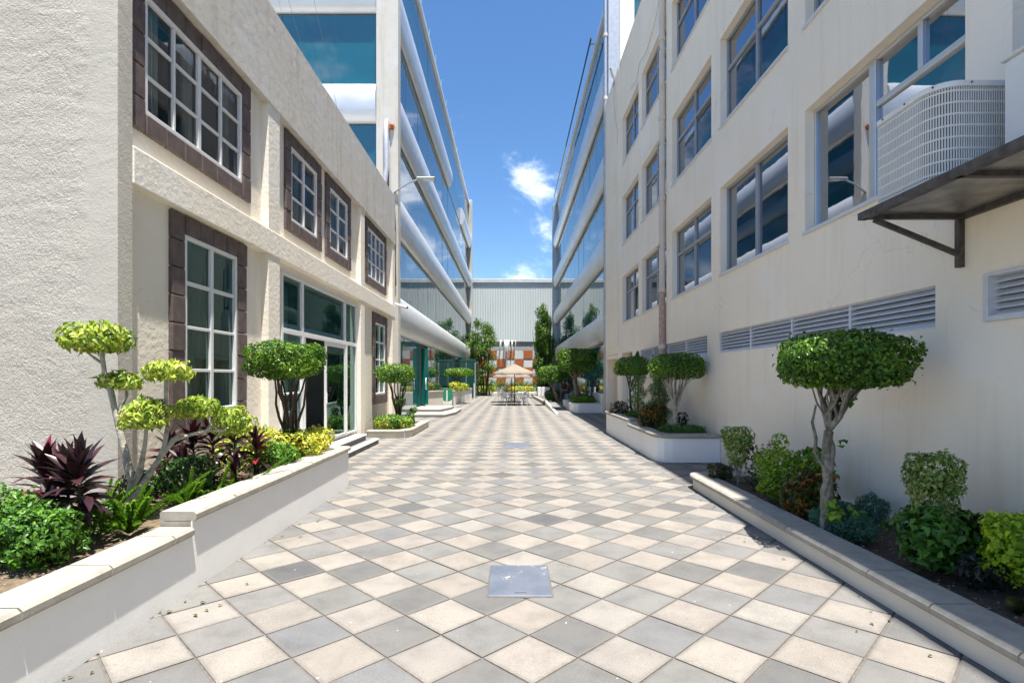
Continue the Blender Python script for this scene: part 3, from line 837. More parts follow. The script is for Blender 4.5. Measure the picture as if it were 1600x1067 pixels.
# downpipe, with a rusty lower length
dp = thing('downpipe', (4.2, 15.05, 2.1), 'beige rainwater downpipe with a rusty lower end on the cream wall', 'pipe')
MB().tube([(4.20, 15.05, 4.2), (4.20, 15.05, 14.2)], .085, 12).build('pipe', 'pipe_beige', dp)
MB().tube([(4.20, 15.05, 0.5), (4.20, 15.05, 4.2)], .088, 12).build('rusty_pipe', 'pipe_rust', dp)
for z in (2.62, 4.2, 6.75, 9.0, 11.2): MB().tube([(4.20, 15.05, z - .06), (4.20, 15.05, z + .06)], .102, 12).build('collar', 'pipe_beige', dp)
for z in (2.3, 5.4, 8.25, 10.9): MB().box(4.09, 4.298, 14.99, 15.19, z, z + .035).build('bracket', 'steel_pole', dp)
w = MB().tube([(4.26, 15.2, 13.0), (4.24, 15.9, 12.3), (4.23, 16.9, 12.0), (4.24, 17.8, 12.2), (4.25, 18.4, 11.9), (4.25, 19.2, 12.05)], .012, 5).build('loose_cable', 'pipe_beige')
tag(w, 'loose pale cable sagging over the wall beside the downpipe', 'cable')
pl = MB().box(RX - .018, RX - .001, 8.98, 9.06, 0.60, 0.72, .004).build('socket_cover', 'white_frame')
tag(pl, 'small white socket cover on the wall above the near shrubs', 'cover plate')

# ------------------------------------------------------------------ the two glass office buildings
BANDS = [(3.49, 5.02), (7.45, 8.97), (11.40, 12.92), (15.60, 17.12)]
LEVELS = [(0.0, 3.46), (5.05, 7.42), (9.0, 11.37), (12.95, 15.57), (17.15, 20.3)]
def bulge_profile(g, side, z0, z1, pr):
    pts = []
    n = 14
    for k in range(n + 1):
        a = math.pi * k / n
        pts.append((g + side * pr * math.sin(a) ** 0.75 if 0 < k < n else g, (z0 + z1) / 2 - (z1 - z0) / 2 * math.cos(a)))
    return pts
def glass_block(side, g, ystart, yend, label, front_to):
    """side: -1 stands left, +1 right; g: |x| of the glass plane"""
    b = thing('glass_office', (side * g, (ystart + yend) / 2, 0), label, 'building', 'buildings round the courtyard')
    X = side * g
    n = 12; L = (yend - ystart - .3) / n
    ys = [ystart + .3 + k * L for k in range(n + 1)]
    MB().box(X + side * .12, side * 16, ystart + .25, yend, 0.0, 20.2).build('core', 'dark_interior', b)
    for li, (z0, z1) in enumerate(LEVELS):
        for k in range(n):
            if li == 0 and side < 0 and k == 2: continue
            t = random.uniform(-.006, .006); t2 = random.uniform(-.003, .003)
            a, c = ys[k] + .012, ys[k + 1] - .012
            p = MB()
            fx = [X + t, X - t, X - t + t2, X + t + t2]
            fr = [(fx[0], a, z0), (fx[1], c, z0), (fx[2], c, z1), (fx[3], a, z1)]
            bk = [(x + side * .03, y, z) for x, y, z in fr]
            p.add(fr + bk, [(0, 1, 2, 3), (7, 6, 5, 4), (0, 4, 5, 1), (1, 5, 6, 2), (2, 6, 7, 3), (3, 7, 4, 0)])
            p.build('pane', 'curtain_wall_glass', b)
    for bi, (z0, z1) in enumerate(BANDS):
        prof = bulge_profile(X, -side, z0, z1, .36)
        gap = (6, 9) if (bi == 3 and side < 0) else None
        for k in range(n):
            if gap and gap[0] <= k < gap[1]:
                MB().box(X, X + side * .05, ys[k] + .01, ys[k + 1] - .01, z0, z1).build('pane', 'curtain_wall_glass', b)
                continue
            MB().profile_y(prof, ys[k] + .009, ys[k + 1] - .009, True).build('bulge_panel', 'bulge_metal', b)
        MB().box(X - side * .008, X - side * .03, ys[0], ys[-1], z0 - .03, z0 - .002).build('drip_rail', 'grey_frame', b)
    # facade facing the near end of the courtyard
    x0, x1 = sorted((side * (g + (.44 if side < 0 else .85)), side * front_to)); yf = ystart + .25
    m = 3; W = (x1 - x0) / m
    for z0, z1 in LEVELS[1:]:
        for k in range(m):
            MB().box(x0 + k * W + .01, x0 + (k + 1) * W - .01, yf - .03, yf - .002, z0, z1).build('pane', 'curtain_wall_glass', b)
    for z0, z1 in BANDS:
        prof = bulge_profile(yf, -1, z0, z1, .36)
        for k in range(m):
            mb = MB(); q = len(prof)
            vs = [(x0 + k * W + .004, y, z) for y, z in prof] + [(x0 + (k + 1) * W - .004, y, z) for y, z in prof]
            mb.add(vs, [(i, q + i, q + (i + 1) % q, (i + 1) % q) for i in range(q)], True)
            mb.add(vs, [tuple(range(q)), tuple(range(q, 2 * q))[::-1]])
            mb.build('bulge_panel', 'bulge_metal', b)
    # roof cap
    MB().box(X - side * .14, X + side * .3, ystart + .1, yend + .1, 20.3, 20.62, .02).box(*sorted((X + side * .31, side * 16)), ystart + .0, yend, 20.25, 20.6).build('roof_cap', 'bulge_metal', b)
    return b, ys
gl, ysl = glass_block(-1, 4.7, 20.3, 58.0, 'blue glass office block with silver bulging bands on the left', 16)
MB().box(-5.13, -4.3, 20.3, 20.75, 0, 21.5, .01).build('column', 'pale_concrete', gl)
MB().box(-4.75, -4.3, 57.9, 58.5, 0, 20.9, .01).build('column', 'pale_concrete', gl)
for k in range(14):
    y = 22.0 + k * 2.55
    MB().tube([(-4.56, y, 20.6), (-4.53 + random.uniform(-.04, .04), y, 21.0 + random.uniform(-.08, .12))], .02, 5).build('roof_rod', 'steel_pole', gl)
MB().box(-4.7, -4.62, ysl[2], ysl[2] + .06, 0.2, 3.4).build('door_post', 'door_green', gl)
dl = MB().box(-4.66, -4.30, ysl[2] + .75, ysl[2] + .83, 0.38, 3.25, .01).build('door', 'door_green', gl)
MB().tube([(-4.40, ysl[2] + .75, 1.15), (-4.40, ysl[2] + .62, 1.15), (-4.40, ysl[2] + .62, 1.72), (-4.40, ysl[2] + .75, 1.72)], .025, 8).build('handle', 'white_frame', dl)

gr, ysr = glass_block(1, 4.8, 24.65, 58.0, 'blue glass office block with silver bulging bands on the right', 16)
MB().box(4.42, 4.95, 24.66, 25.2, 0, 24.0, .01).build('column', 'steel_pole', gr)
MB().box(4.97, 5.62, 24.7, 25.0, 14.3, 24.0, .01).build('column', 'white_cladding', gr)
MB().box(4.36, 4.85, 57.9, 58.5, 0, 20.4, .01).build('column', 'steel_pole', gr)
MB().box(4.38, 4.45, 30, 44.0, 20.64, 20.74).box(4.452, 4.85, 30.5, 30.56, 20.65, 20.71).build('roof_rail', 'dark_steel', gr)
MB().box(4.38, 4.45, 44.01, 56.5, 20.64, 20.74).box(4.452, 4.85, 56.3, 56.36, 20.65, 20.71).build('roof_rail', 'yellow_paint', gr)
MB().box(5.0, 5.06, 30.5, 32.0, .1, 3.2).build('door', 'door_green', gr)
rp = thing('downpipe', (4.27, 24.62, 0), 'pale metal drainpipe up the corner between cream wall and right glass block', 'pipe')
MB().tube([(4.30, 24.75, 0.05), (4.30, 24.75, 23.5)], .09, 10).build('pipe', 'steel_pole', rp)
for z in (3.2, 6.2, 8.6, 11.4, 14.6, 17.5): MB().tube([(4.30, 24.75, z - .07), (4.30, 24.75, z + .07)], .108, 10).build('collar', 'pipe_beige', rp)

# ------------------------------------------------------------------ warehouse and water wall at the end
wh = thing('warehouse', (0, 63, 0), 'pale corrugated metal warehouse closing the far end', 'building', 'buildings round the courtyard')
mb = MB(); n = 150; x = -22.0; stp = 44.0 / n
for i in range(n):
    x0 = -22 + i * stp
    for a, b, ya, yb in ((0, .35, 63.0, 63.0), (.35, .5, 63.0, 62.975), (.5, .85, 62.975, 62.975), (.85, 1, 62.975, 63.0)):
        mb.quad((x0 + a * stp, ya, 0), (x0 + b * stp, yb, 0), (x0 + b * stp, yb, 12.85), (x0 + a * stp, ya, 12.85))
mb.build('corrugated_wall', 'corrugated_steel', wh)
MB().box(-22, 22, 62.85, 63.1, 12.86, 13.3, .02).build('gutter', 'panel_grey', wh)
MB().box(-22, 22, 63.11, 90, 12.9, 13.2).box(-22, 22, 63.02, 63.2, 0, 12.85).build('roof', 'roof_felt', wh)
ww = thing('water_wall', (0, 60, 0), 'fountain wall with orange and grey chequered panels', 'fountain')
MB().box(-5, 5, 60.02, 60.3, 0, 5.75).box(-5, 5, 59.85, 60.35, 5.76, 5.86).build('wall', 'panel_grey', ww)
MB().box(-5, 5, 59.96, 60.018, 4.8, 5.7).build('header', 'header_grey', ww)
for i in range(-4, 5):
    for j in range(5):
        mat = 'mosaic_orange' if (i + j) % 2 == 0 else ('panel_grey' if (i * 3 + j) % 3 else 'panel_white')
        x0 = -.71 + i * 1.0; z0 = 0.0 + j * .96
        MB().box(x0 + .02, x0 + .98, 59.92 if (i + j) % 2 == 0 else 59.96, 60.018, z0 + .02, z0 + .93, .01).build('panel', mat, ww)
fall = MB(); rr = random.Random(3)
for k in range(22):
    x = -1.05 + rr.gauss(.62, .40); l = rr.uniform(.4, 2.6)
    fall.tube([(x, 59.84, 5.9), (x + rr.uniform(-.02, .02), 59.6, 5.75), (x + rr.uniform(-.06, .06), 59.5, 5.7 - l * .5), (x + rr.uniform(-.08, .08), 59.45, 5.7 - l)], [.035, .022, .008, .003], 5)
tag(fall.build('waterfall', 'water_white'), 'thin white streaks of water spilling over the fountain wall', 'water')
# ------------------------------------------------------------------ planters and kerbs
def offset_path(path, d):
    """points d to the left of an open polyline"""
    out = []; n = len(path)
    for i in range(n):
        p = Vector(path[i])
        e1 = (p - Vector(path[i - 1])).normalized() if i > 0 else None
        e2 = (Vector(path[i + 1]) - p).normalized() if i < n - 1 else None
        if e1 is None: e1 = e2
        if e2 is None: e2 = e1
        n1, n2 = Vector((-e1.y, e1.x)), Vector((-e2.y, e2.x))
        m = n1 + n2
        out.append(p + m * (d / max(.2, 1 + n1.dot(n2))))
    return out
def sweep(mb, path, a, b, z0, z1, ch=0.0):
    """upright strip from offset a to b along the path, upper edges chamfered"""
    prof = [(a, z0), (a, z1 - ch), (a + ch, z1), (b - ch, z1), (b, z1 - ch), (b, z0)] if ch and b > a else [(a, z0), (a, z1), (b, z1), (b, z0)]
    if ch and b > a and z1 - z0 > 2.2 * ch and z0 > .1:
        prof = [(a + ch, z0), (a, z0 + ch), (a, z1 - ch), (a + ch, z1), (b - ch * .5, z1), (b, z1 - ch * .5), (b, z0)]
    rows = [[(p.x, p.y, z) for p in offset_path(path, o)] for o, z in prof]
    k = len(prof); n = len(path)
    vs = [rows[j][i] for i in range(n) for j in range(k)]
    fs = [(i * k + j, i * k + (j + 1) % k, (i + 1) * k + (j + 1) % k, (i + 1) * k + j) for i in range(n - 1) for j in range(k)]
    fs += [tuple(range(k))[::-1], tuple(range((n - 1) * k, n * k))]
    return mb.add(vs, fs)
def subpath(path, s0, s1):
    out = []; s = 0
    for i in range(len(path) - 1):
        a, b = Vector(path[i]), Vector(path[i + 1]); L = (b - a).length
        if s + L > s0 and s < s1:
            t0, t1 = max(0, (s0 - s) / L), min(1, (s1 - s) / L)
            if not out: out.append(tuple(a.lerp(b, t0)))
            out.append(tuple(a.lerp(b, t1)))
        s += L
    return out
def plen(path): return sum((Vector(path[i + 1]) - Vector(path[i])).length for i in range(len(path) - 1))
def coping_run(parent, path, a, b, z0, z1, piece, gap=.006, mat='coping_concrete', start=0.0, ch=.022):
    L = plen(path); s = start
    rr = random.Random(int(L * 100))
    while s < L - .05:
        e = min(L, s + piece)
        if L - e < piece * .35: e = L
        dz = rr.uniform(-.0025, .0025)
        sweep(MB(), subpath(path, s + gap, e - gap), a, b, z0, z1 + dz, ch).build('coping_stone', mat, parent)
        s = e
def rubble(poly_fn, n, z, size, mat, parent, seed):
    rr = random.Random(seed); mb = MB()
    for _ in range(n):
        x, y = poly_fn(rr); s = rr.uniform(.4, 1) * size; a = rr.uniform(0, 6.28); zz = z + rr.uniform(-.2, .5) * s
        vs = [(x + s * math.cos(a + k * 2.1 + rr.uniform(-.4, .4)), y + s * math.sin(a + k * 2.1) * .6, zz + rr.uniform(-.3, .3) * s) for k in range(3)] + [(x, y, zz + s * .5)]
        mb.add(vs, [(0, 1, 2), (0, 3, 1), (1, 3, 2), (2, 3, 0)])
    mb.build('soil_crumbs', mat, parent, kind='stuff')
def soil_sheet(parent, x0, x1, y0, y1, z, mat, seed, amp=.03, nx=14, ny=60, zb=0.0):
    rr = np.random.default_rng(seed)
    xs = np.linspace(x0, x1, nx); ys = np.linspace(y0, y1, ny)
    X, Y = np.meshgrid(xs, ys, indexing='ij')
    Z = z + amp * (np.sin(X * 5.1 + seed) * np.sin(Y * 3.3) * .5 + np.sin(X * 11 + Y * 7) * .3 + rr.normal(0, .25, X.shape))
    V = np.stack([X, Y, Z], -1).reshape(-1, 3)
    i = np.arange((nx - 1) * (ny - 1)); a = i // (ny - 1) * ny + i % (ny - 1)
    Fq = np.stack([a, a + ny, a + ny + 1, a + 1], -1)
    return np_mesh('soil', mat, V, Fq, parent, smooth=True)

# left planter beside the cream building: path runs away from the camera, soil to the left
pl1 = thing('planter', (-2.8, 3, 0), 'long white planter wall on the left with a stepped grey coping', 'planter', 'planters along the buildings')
sweep(MB(), [(-2.63, -3), (-2.63, 4.42)], 0, .24, 0, .448).build('wall', 'planter_white', pl1)
sweep(MB(), [(-2.63, 4.42), (-2.63, 8.65), (-4.19, 8.65)], 0, .24, 0, .568).build('wall', 'planter_white', pl1)
coping_run(pl1, [(-2.63, -3), (-2.63, 4.41)], -.032, .27, .45, .53, .65)
coping_run(pl1, [(-2.63, 4.42), (-2.63, 8.65), (-4.15, 8.65)], -.032, .27, .57, .65, .65)
MB().box(-2.89, -2.64, 4.418, 4.46, .45, .568).build('step_end', 'coping_concrete', pl1)
soil_sheet(pl1, -9, -2.86, -3, 5.72, .43, 'dry_soil', 3, nx=40, ny=70)
soil_sheet(pl1, -4.32, -2.86, 5.70, 8.45, .45, 'dry_soil', 5, nx=14, ny=30)
rubble(lambda r: (r.uniform(-4.2, -2.9), r.uniform(2.5, 8.4)), 500, .45, .012, 'soil_chips', pl1, 4)
MB().box(-4.2, -4.12, 6.0, 8.4, .40, .56).build('inner_kerb', 'planter_cream', pl1)

# right planter in front
pl2 = thing('planter', (3, 3, 0), 'long low kerbed planter on the right with shaded grey coping', 'planter', 'planters along the buildings')
pth = [(4.29, 8.68), (3.02, 8.68), (2.90, 8.62), (2.86, 8.48), (2.86, -3)]
sweep(MB(), pth, 0, .24, 0, .148).build('wall', 'planter_cream', pl2)
coping_run(pl2, pth, -.045, .29, .15, .225, .64)
soil_sheet(pl2, 3.06, 4.24, -3, 8.5, .12, 'soil', 8, nx=20, ny=120)
rubble(lambda r: (r.uniform(3.15, 4.25), r.uniform(1.5, 8.4)), 900, .13, .016, 'soil_chips', pl2, 9)
MB().box(4.23, 4.298, -3, 8.55, .05, .19, .01).build('inner_kerb', 'planter_cream', pl2)

# raised planter further along the right wall
pl3 = thing('planter', (3.4, 14, 0), 'raised white planter on the right with rounded corner and spiral topiaries in it', 'planter', 'planters along the buildings')
far3 = [(4.29, 17.3), (3.1, 17.3), (3.0, 17.1), (3.0, 13.8)]
near3 = [(3.0, 13.8), (3.0, 11.42), (3.04, 11.25), (3.15, 11.13), (3.32, 11.08), (4.29, 11.08)]
sweep(MB(), far3, 0, .22, 0, .608).build('wall', 'planter_white', pl3)
sweep(MB(), near3, 0, .22, 0, .498).build('wall', 'planter_white', pl3)
coping_run(pl3, far3, -.045, .26, .61, .69, .9)
coping_run(pl3, near3, -.045, .26, .50, .58, .9)
MB().box(3.24, 4.28, 11.33, 17.1, .3, .47).build('soil', 'soil', pl3)

# small kerbed bed by the third bay of the left building
pl4 = thing('planter', (-3.6, 17, 0), 'small low kerbed bed beside the left building with one mushroom tree', 'planter', 'planters along the buildings')
p4 = [(-4.19, 15.5), (-3.35, 15.5), (-3.12, 15.62), (-2.98, 16.0), (-2.98, 19.2), (-4.19, 19.2)]
sweep(MB(), p4, 0, .18, 0, .158).build('wall', 'planter_cream', pl4)
coping_run(pl4, p4, -.04, .22, .16, .235, 1.1)
MB().box(-4.19, -3.2, 15.72, 18.95, .02, .15).build('soil', 'soil', pl4)

# steps up to the green door of the left glass block
st2 = thing('entrance_steps', (-3.6, 25, 0), 'two broad dark steps with pale edges before the green glass door', 'steps')
sa = [(-4.68, 23.7), (-2.95, 23.7), (-2.66, 25.6), (-2.66, 28.2), (-4.68, 28.2)]
sb = [(-4.68, 25.2), (-3.35, 25.2), (-3.05, 27.0), (-3.05, 28.2), (-4.68, 28.2)]
for poly, z0, z1 in ((sa, -.01, .14), (sb, .142, .29)):
    MB().prism(poly, z0, z1 - .045).build('step', 'step_dark', st2)
    MB().prism(poly, z1 - .043, z1, .012).build('step_edge', 'step_concrete', st2)

# ramp wall, bin, further planters on the left
rw = thing('ramp_wall', (-3.9, 31, 0), 'low cream ramp wall behind the steps on the left', 'wall')
w = [(-4.65, 28.4), (-3.45, 28.4)]
sweep(MB(), [(-4.05, 31.6), (-4.69, 29.3)], -.22, 0, 0, .92).build('wall', 'planter_cream', rw)
sweep(MB(), [(-4.05, 31.6), (-4.69, 29.3)], -.27, .05, .922, 1.0, .02).build('coping_stone', 'coping_concrete', rw)
bn = thing('litter_bin', (-4.0, 33.3, 0), 'green swing bin hung in a metal frame beside the white planter', 'bin')
bd = MB()
prof = []
for k in range(9):
    a = math.pi + math.pi * k / 8; prof.append((.27 * math.cos(a), .42 + .14 * math.sin(a)))
prof += [(.29, 1.0), (.25, 1.06), (-.25, 1.06), (-.29, 1.0)]
bd.profile_y([(-4.0 + x, z) for x, z in prof], 33.1, 33.5)
bd.build('body', 'bin_green', bn)
MB().box(-4.05, -3.96, 33.085, 33.098, .3, .98).build('trim', 'cast_white', bn)
for x in (-4.33, -3.67):
    MB().tube([(x, 33.3, .72), (x, 33.1, .0)], .022, 6).tube([(x, 33.3, .72), (x, 33.5, .0)], .022, 6).build('leg', 'dark_steel', bn)
MB().tube([(-4.33, 33.3, .72), (-3.67, 33.3, .72)], .02, 6).tube([(-4.32, 33.12, .1), (-3.68, 33.12, .1)], .018, 6).build('axle', 'dark_steel', bn)
pl5 = thing('planter', (-3.5, 38, 0), 'white planter behind the green bin with yellow crotons in it', 'planter', 'planters along the buildings')
p5 = [(-4.6, 33.9), (-3.75, 33.9), (-3.1, 41.5), (-3.3, 42.5), (-4.6, 42.5)]
sweep(MB(), p5, 0, .2, 0, .85).build('wall', 'planter_white', pl5)
coping_run(pl5, p5, -.04, .24, .852, .93, 1.2)
MB().prism([(-4.6, 34.1), (-3.93, 34.1), (-3.3, 41.5), (-4.6, 42.3)], .3, .8).build('soil', 'soil', pl5)
ks = thing('glass_vestibule', (-3.9, 48, 0), 'dark green glazed vestibule box against the left glass block', 'vestibule')
MB().box(-4.68, -3.1, 46, 50, 3.05, 3.3, .02).build('canopy', 'dark_green_panel', ks)
for q in ((-4.66, -3.95, 46.0, 46.04), (-3.9, -3.15, 46.0, 46.04), (-3.16, -3.12, 46.1, 48.0), (-3.16, -3.12, 48.05, 49.9)):
    MB().box(*q, 0.02, 3.04).build('pane', 'dark_green_panel', ks)
MB().box(-3.2, -3.1, 45.98, 46.08, 0, 3.05).box(-3.95, -3.9, 45.98, 46.06, 0, 3.05).build('frame', 'grey_frame', ks)
gp = thing('glass_balustrade', (-3.2, 44, 0), 'green glass balustrade panel with slim white post by the vestibule', 'balustrade')
MB().box(-4.4, -3.1, 43.6, 43.63, .1, 1.1).build('pane', 'rail_glass', gp)
MB().box(-3.1, -3.03, 43.57, 43.66, 0, 1.3).build('post', 'white_frame', gp)
kb = thing('planting_bed', (0, 55, 0), 'long flower bed with pale kerb before the fountain wall', 'flower bed')
MB().box(-4.4, 4.4, 54.0, 54.3, 0, .32, .02).build('kerb', 'kerb_white', kb)
MB().box(-4.4, 4.4, 54.3, 59.8, 0, .25).build('soil', 'soil', kb)

# right side far: ramp, planters
pl6 = thing('planter', (3.6, 28, 0), 'white planter with hedge under the big square clipped tree', 'planter', 'planters along the buildings')
p6 = [(4.5, 31.5), (3.2, 31.5), (2.95, 31.0), (2.95, 27.4), (3.08, 26.9), (3.3, 26.7), (4.5, 26.7)]
sweep(MB(), p6, 0, .2, 0, .42).build('wall', 'planter_white', pl6)
coping_run(pl6, p6, -.03, .23, .422, .48, 1.2, mat='kerb_white')
MB().box(3.15, 4.5, 26.95, 31.3, .02, .40).build('soil', 'soil', pl6)
MB().box(4.42, 4.75, 26.3, 29.5, 0, .95, .01).build('end_wall', 'planter_white', pl6)
ra = thing('ramp', (2.8, 30, 0), 'short dark ramp with one white painted edge on the right', 'ramp')
mb = MB(); mb.add([(2.2, 26.0, .005), (2.9, 26.0, .005), (3.3, 33.5, .22), (2.2, 33.5, .22), (2.2, 33.5, -.01), (3.3, 33.5, -.01)], [(0, 1, 2, 3), (0, 3, 4), (1, 5, 2), (3, 2, 5, 4)])
mb.build('slope', 'step_dark', ra)
mb = MB(); mb.add([(2.08, 25.6, -.01), (2.2, 25.6, -.01), (2.2, 33.5, -.01), (2.08, 33.5, -.01), (2.08, 25.6, .06), (2.2, 25.6, .06), (2.2, 33.5, .28), (2.08, 33.5, .28)],
                  [(4, 5, 6, 7), (0, 4, 7, 3), (1, 2, 6, 5), (0, 1, 5, 4), (2, 3, 7, 6)])
mb.build('edge', 'kerb_white', ra)
pt = thing('terrace', (3.4, 40, 0), 'raised grey terrace slab beside the right glass block', 'terrace')
MB().prism([(2.2, 33.52), (4.7, 33.52), (4.7, 53), (1.9, 53), (1.9, 46)], 0, .2, .01).build('slab', 'step_dark', pt)
MB().prism([(2.08, 33.53), (2.19, 33.53), (1.89, 46), (1.78, 46)], 0, .24, .01).build('edge', 'step_concrete', pt)
pl7 = thing('planter', (2.6, 46, .2), 'small white planter block holding tall bamboo on the right', 'planter', 'planters along the buildings')
MB().box(2.2, 3.2, 45.6, 47.2, .2, .95, .02).build('wall', 'planter_white', pl7)
MB().box(2.3, 3.1, 45.7, 47.1, .951, .965).build('soil', 'soil', pl7)

# ------------------------------------------------------------------ covers in the paving
def cover(x, y, w, d, label):
    c = thing('inspection_cover', (x, y, 0), label, 'manhole cover', 'inspection covers in the paving')
    MB().box(x - w / 2, x + w / 2, y - d / 2, y + d / 2, .002, .012, .003).build('plate', 'cover_plate', c)
    MB().box(x - .045, x + .055, y - d / 2 + .055, y - d / 2 + .062, .0125, .015).build('lift_slot', 'dark_steel', c)
    MB().box(x - w / 2 - .012, x + w / 2 + .012, y - d / 2 - .012, y + d / 2 + .012, -.02, .0035, .003).build('collar', 'mortar', c)
    return c
cover(0.065, 4.64, .515, .70, 'blue grey metal inspection cover with worn paint in the near paving')
cover(0.12, 13.9, .62, 1.0, 'far metal inspection cover lying midway along the court')

# ------------------------------------------------------------------ air conditioner shelf on the right wall
sh = thing('wall_shelf', (3.8, 4, 3.3), 'rusty dark steel bracket shelf fixed to the right wall', 'shelf')
zt = 3.315
def angle(mb, p, q, s=.05, t=.006): mb.tube([p, q], s * .62, 4, smooth=False)
MB().box(3.36, 4.29, 1.6, 5.16, zt - .012, zt - .002).build('tray', 'tray_steel', sh)
MB().box(3.33, 3.355, 1.6, 5.18, zt - .055, zt + .012).box(3.355, 3.40, 1.6, 5.18, zt - .055, zt - .048).build('rail', 'dark_steel', sh)
MB().box(4.25, 4.298, 1.6, 5.16, zt - .065, zt - .014).build('rail', 'dark_steel', sh)
for y in (5.13, 4.05, 2.9, 1.7): MB().box(3.36, 4.248, y - .025, y + .025, zt - .055, zt - .014).build('cross_bar', 'dark_steel', sh)
for y in (5.13, 2.9):
    MB().box(4.245, 4.298, y - .028, y + .028, 2.80, zt - .066).build('upright', 'dark_steel', sh)
    mb = MB(); mb.tube([(3.46, y, zt - .06), (4.25, y, 2.93)], .03, 4, smooth=False); mb.build('strut', 'dark_steel', sh)
def condenser():
    x0, x1, y0, y1, z0, z1, r = 3.40, 4.12, 4.30, 5.02, 3.335, 4.13, .20
    ac = thing('condenser_unit', (x0 + .3, 4.6, z0), 'white rounded condenser unit with a wire cage on the steel shelf', 'air conditioner', 'air conditioners on the shelf')
    out = [(x1, y1), (x0 + .03, y1), (x0, y1 - .03)]
    for k in range(9):
        a = math.pi + math.pi / 2 * k / 8; out.append((x0 + r + r * math.cos(a), y0 + r + r * math.sin(a)))
    out += [(x1, y0)]
    inn = inset(out, .035)
    MB().prism(inn, z0 + .03, z1 - .03).build('coil', 'ac_grey', ac)
    MB().prism(out, z0, z0 + .045, .008).build('base_pan', 'ac_white', ac)
    MB().prism(inset(out, -.012), z1 - .05, z1, .012).build('lid', 'ac_white', ac)
    path = [p for p in out]
    L = plen(path); wires = MB()
    def at(s):
        q = subpath(path, max(0, s - 1e-4), s); return q[-1] if q else path[0]
    n = 8
    for k in range(n):
        z = z0 + .07 + (z1 - z0 - .15) * k / (n - 1)
        pp = offset_path(path, .004)
        wires.tube([(p.x, p.y, z) for p in pp], .0085, 5)
    wires.build('cage_ring', 'ac_white', ac, kind='stuff')
    bars = MB(); m = 110
    for k in range(1, m):
        x, y = at(L * k / m)
        d = .005
        bars.box(x - d * .7, x + d * .7, y - d * .7, y + d * .7, z0 + .045, z1 - .05)
    bars.build('cage_bar', 'ac_white', ac, kind='stuff')
    MB().box(x0 + .56, x0 + .74, y0 - .022, y0 - .008, z0 + .05, z1 - .052, .004).build('corner_post', 'ac_white', ac)
    mb = MB(); mb.add([(x0 + .60, y0 - .023, z1 - .09), (x0 + .74, y0 - .023, z1 - .09), (x0 + .74, y0 - .023, z1 - .42), (x0 + .67, y0 - .023, z1 - .42), (x0 + .60, y0 - .06, z1 - .1), (x0 + .74, y0 - .06, z1 - .1), (x0 + .74, y0 - .045, z1 - .42), (x0 + .67, y0 - .045, z1 - .42)],
                      [(4, 5, 6, 7), (0, 4, 7, 3), (0, 1, 5, 4), (3, 7, 6, 2), (1, 2, 6, 5)])
    mb.build('cover_plate', 'ac_white', ac)
    for k in range(7):
        x, y = at(L * (.12 + .8 * k / 6)); MB().tube([(x - .014, y - .014, z1 - .025), (x - .02, y - .02, z1 - .025)], .008, 6).build('screw', 'dark_steel', ac)
condenser()
ac2 = thing('condenser_unit', (4.0, 3.5, 3.33), 'plain white boxy condenser unit at the right edge with slit vents', 'air conditioner', 'air conditioners on the shelf')
MB().box(3.76, 4.2, 2.95, 4.12, 3.33, 4.16, .02).build('casing', 'ac_white', ac2)
for k in range(4): MB().box(3.7585, 3.7602, 3.2, 3.95 - .03 * k, 3.52 + .09 * k, 3.528 + .09 * k).build('vent_slit', 'ac_grey', ac2)
MB().box(3.745, 4.22, 2.93, 4.14, 4.161, 4.185, .008).build('lid', 'ac_white', ac2)
pw = MB().tube([(4.40, 5.30, 3.62), (4.2, 5.35, 3.66), (3.95, 5.2, 3.66), (3.75, 5.03, 3.60)], .012, 6).build('refrigerant_pipe', 'foil_wrap')
tag(pw, 'thin pale pipe running from the caged condenser to the window', 'pipe')

# ------------------------------------------------------------------ lamp, cameras and fittings on the corners
sl = thing('street_lamp', (-4.3, 20.2, 8.75), 'slim street lamp arm reaching out from the left concrete column', 'street lamp')
MB().tube([(-4.45, 20.28, 8.72), (-4.2, 20.2, 8.86), (-3.9, 20.1, 9.0), (-3.5, 20.0, 9.12)], .035, 8).build('arm', 'steel_pole', sl)
MB().box(-3.55, -2.85, 19.88, 20.12, 9.10, 9.19, .03).build('lamp_head', 'steel_pole', sl)
MB().box(-3.30, -2.9, 19.91, 20.09, 9.08, 9.099).build('lens', 'lamp_glass', sl)
wr = thing('pipe_bundle', (-4.6, 20.25, 9), 'silver wrapped pipe bundle hanging on the concrete column', 'pipe')
MB().tube([(-4.73, 20.3, 11.45), (-4.74, 20.22, 11.3), (-4.72, 20.2, 10.4), (-4.70, 20.21, 9.7), (-4.78, 20.2, 9.1), (-4.80, 20.2, 8.3)], [.07, .10, .10, .09, .10, .09], 9).build('wrapped_pipe', 'foil_wrap', wr)
MB().tube([(-4.66, 20.24, 10.2), (-4.66, 20.23, 9.0), (-4.68, 20.24, 8.2)], .04, 6).build('cable', 'black_rubber', wr)
jb = MB().tube([(-4.54, 20.295, 11.2), (-4.54, 20.22, 11.2)], .11, 10).tube([(-4.52, 20.22, 11.22), (-4.50, 20.18, 11.26)], .05, 8).build('junction_box', 'orange_rust')
tag(jb, 'round rusty orange junction box on the concrete column', 'junction box')
mb = MB().tube([(-4.42, 20.26, 8.4), (-4.42, 20.2, 8.1), (-4.38, 20.22, 7.2), (-4.40, 20.24, 6.2), (-4.38, 20.24, 5.2)], .03, 6).build('hanging_cable', 'black_rubber')
tag(mb, 'dark cable hanging down the left concrete column', 'cable')
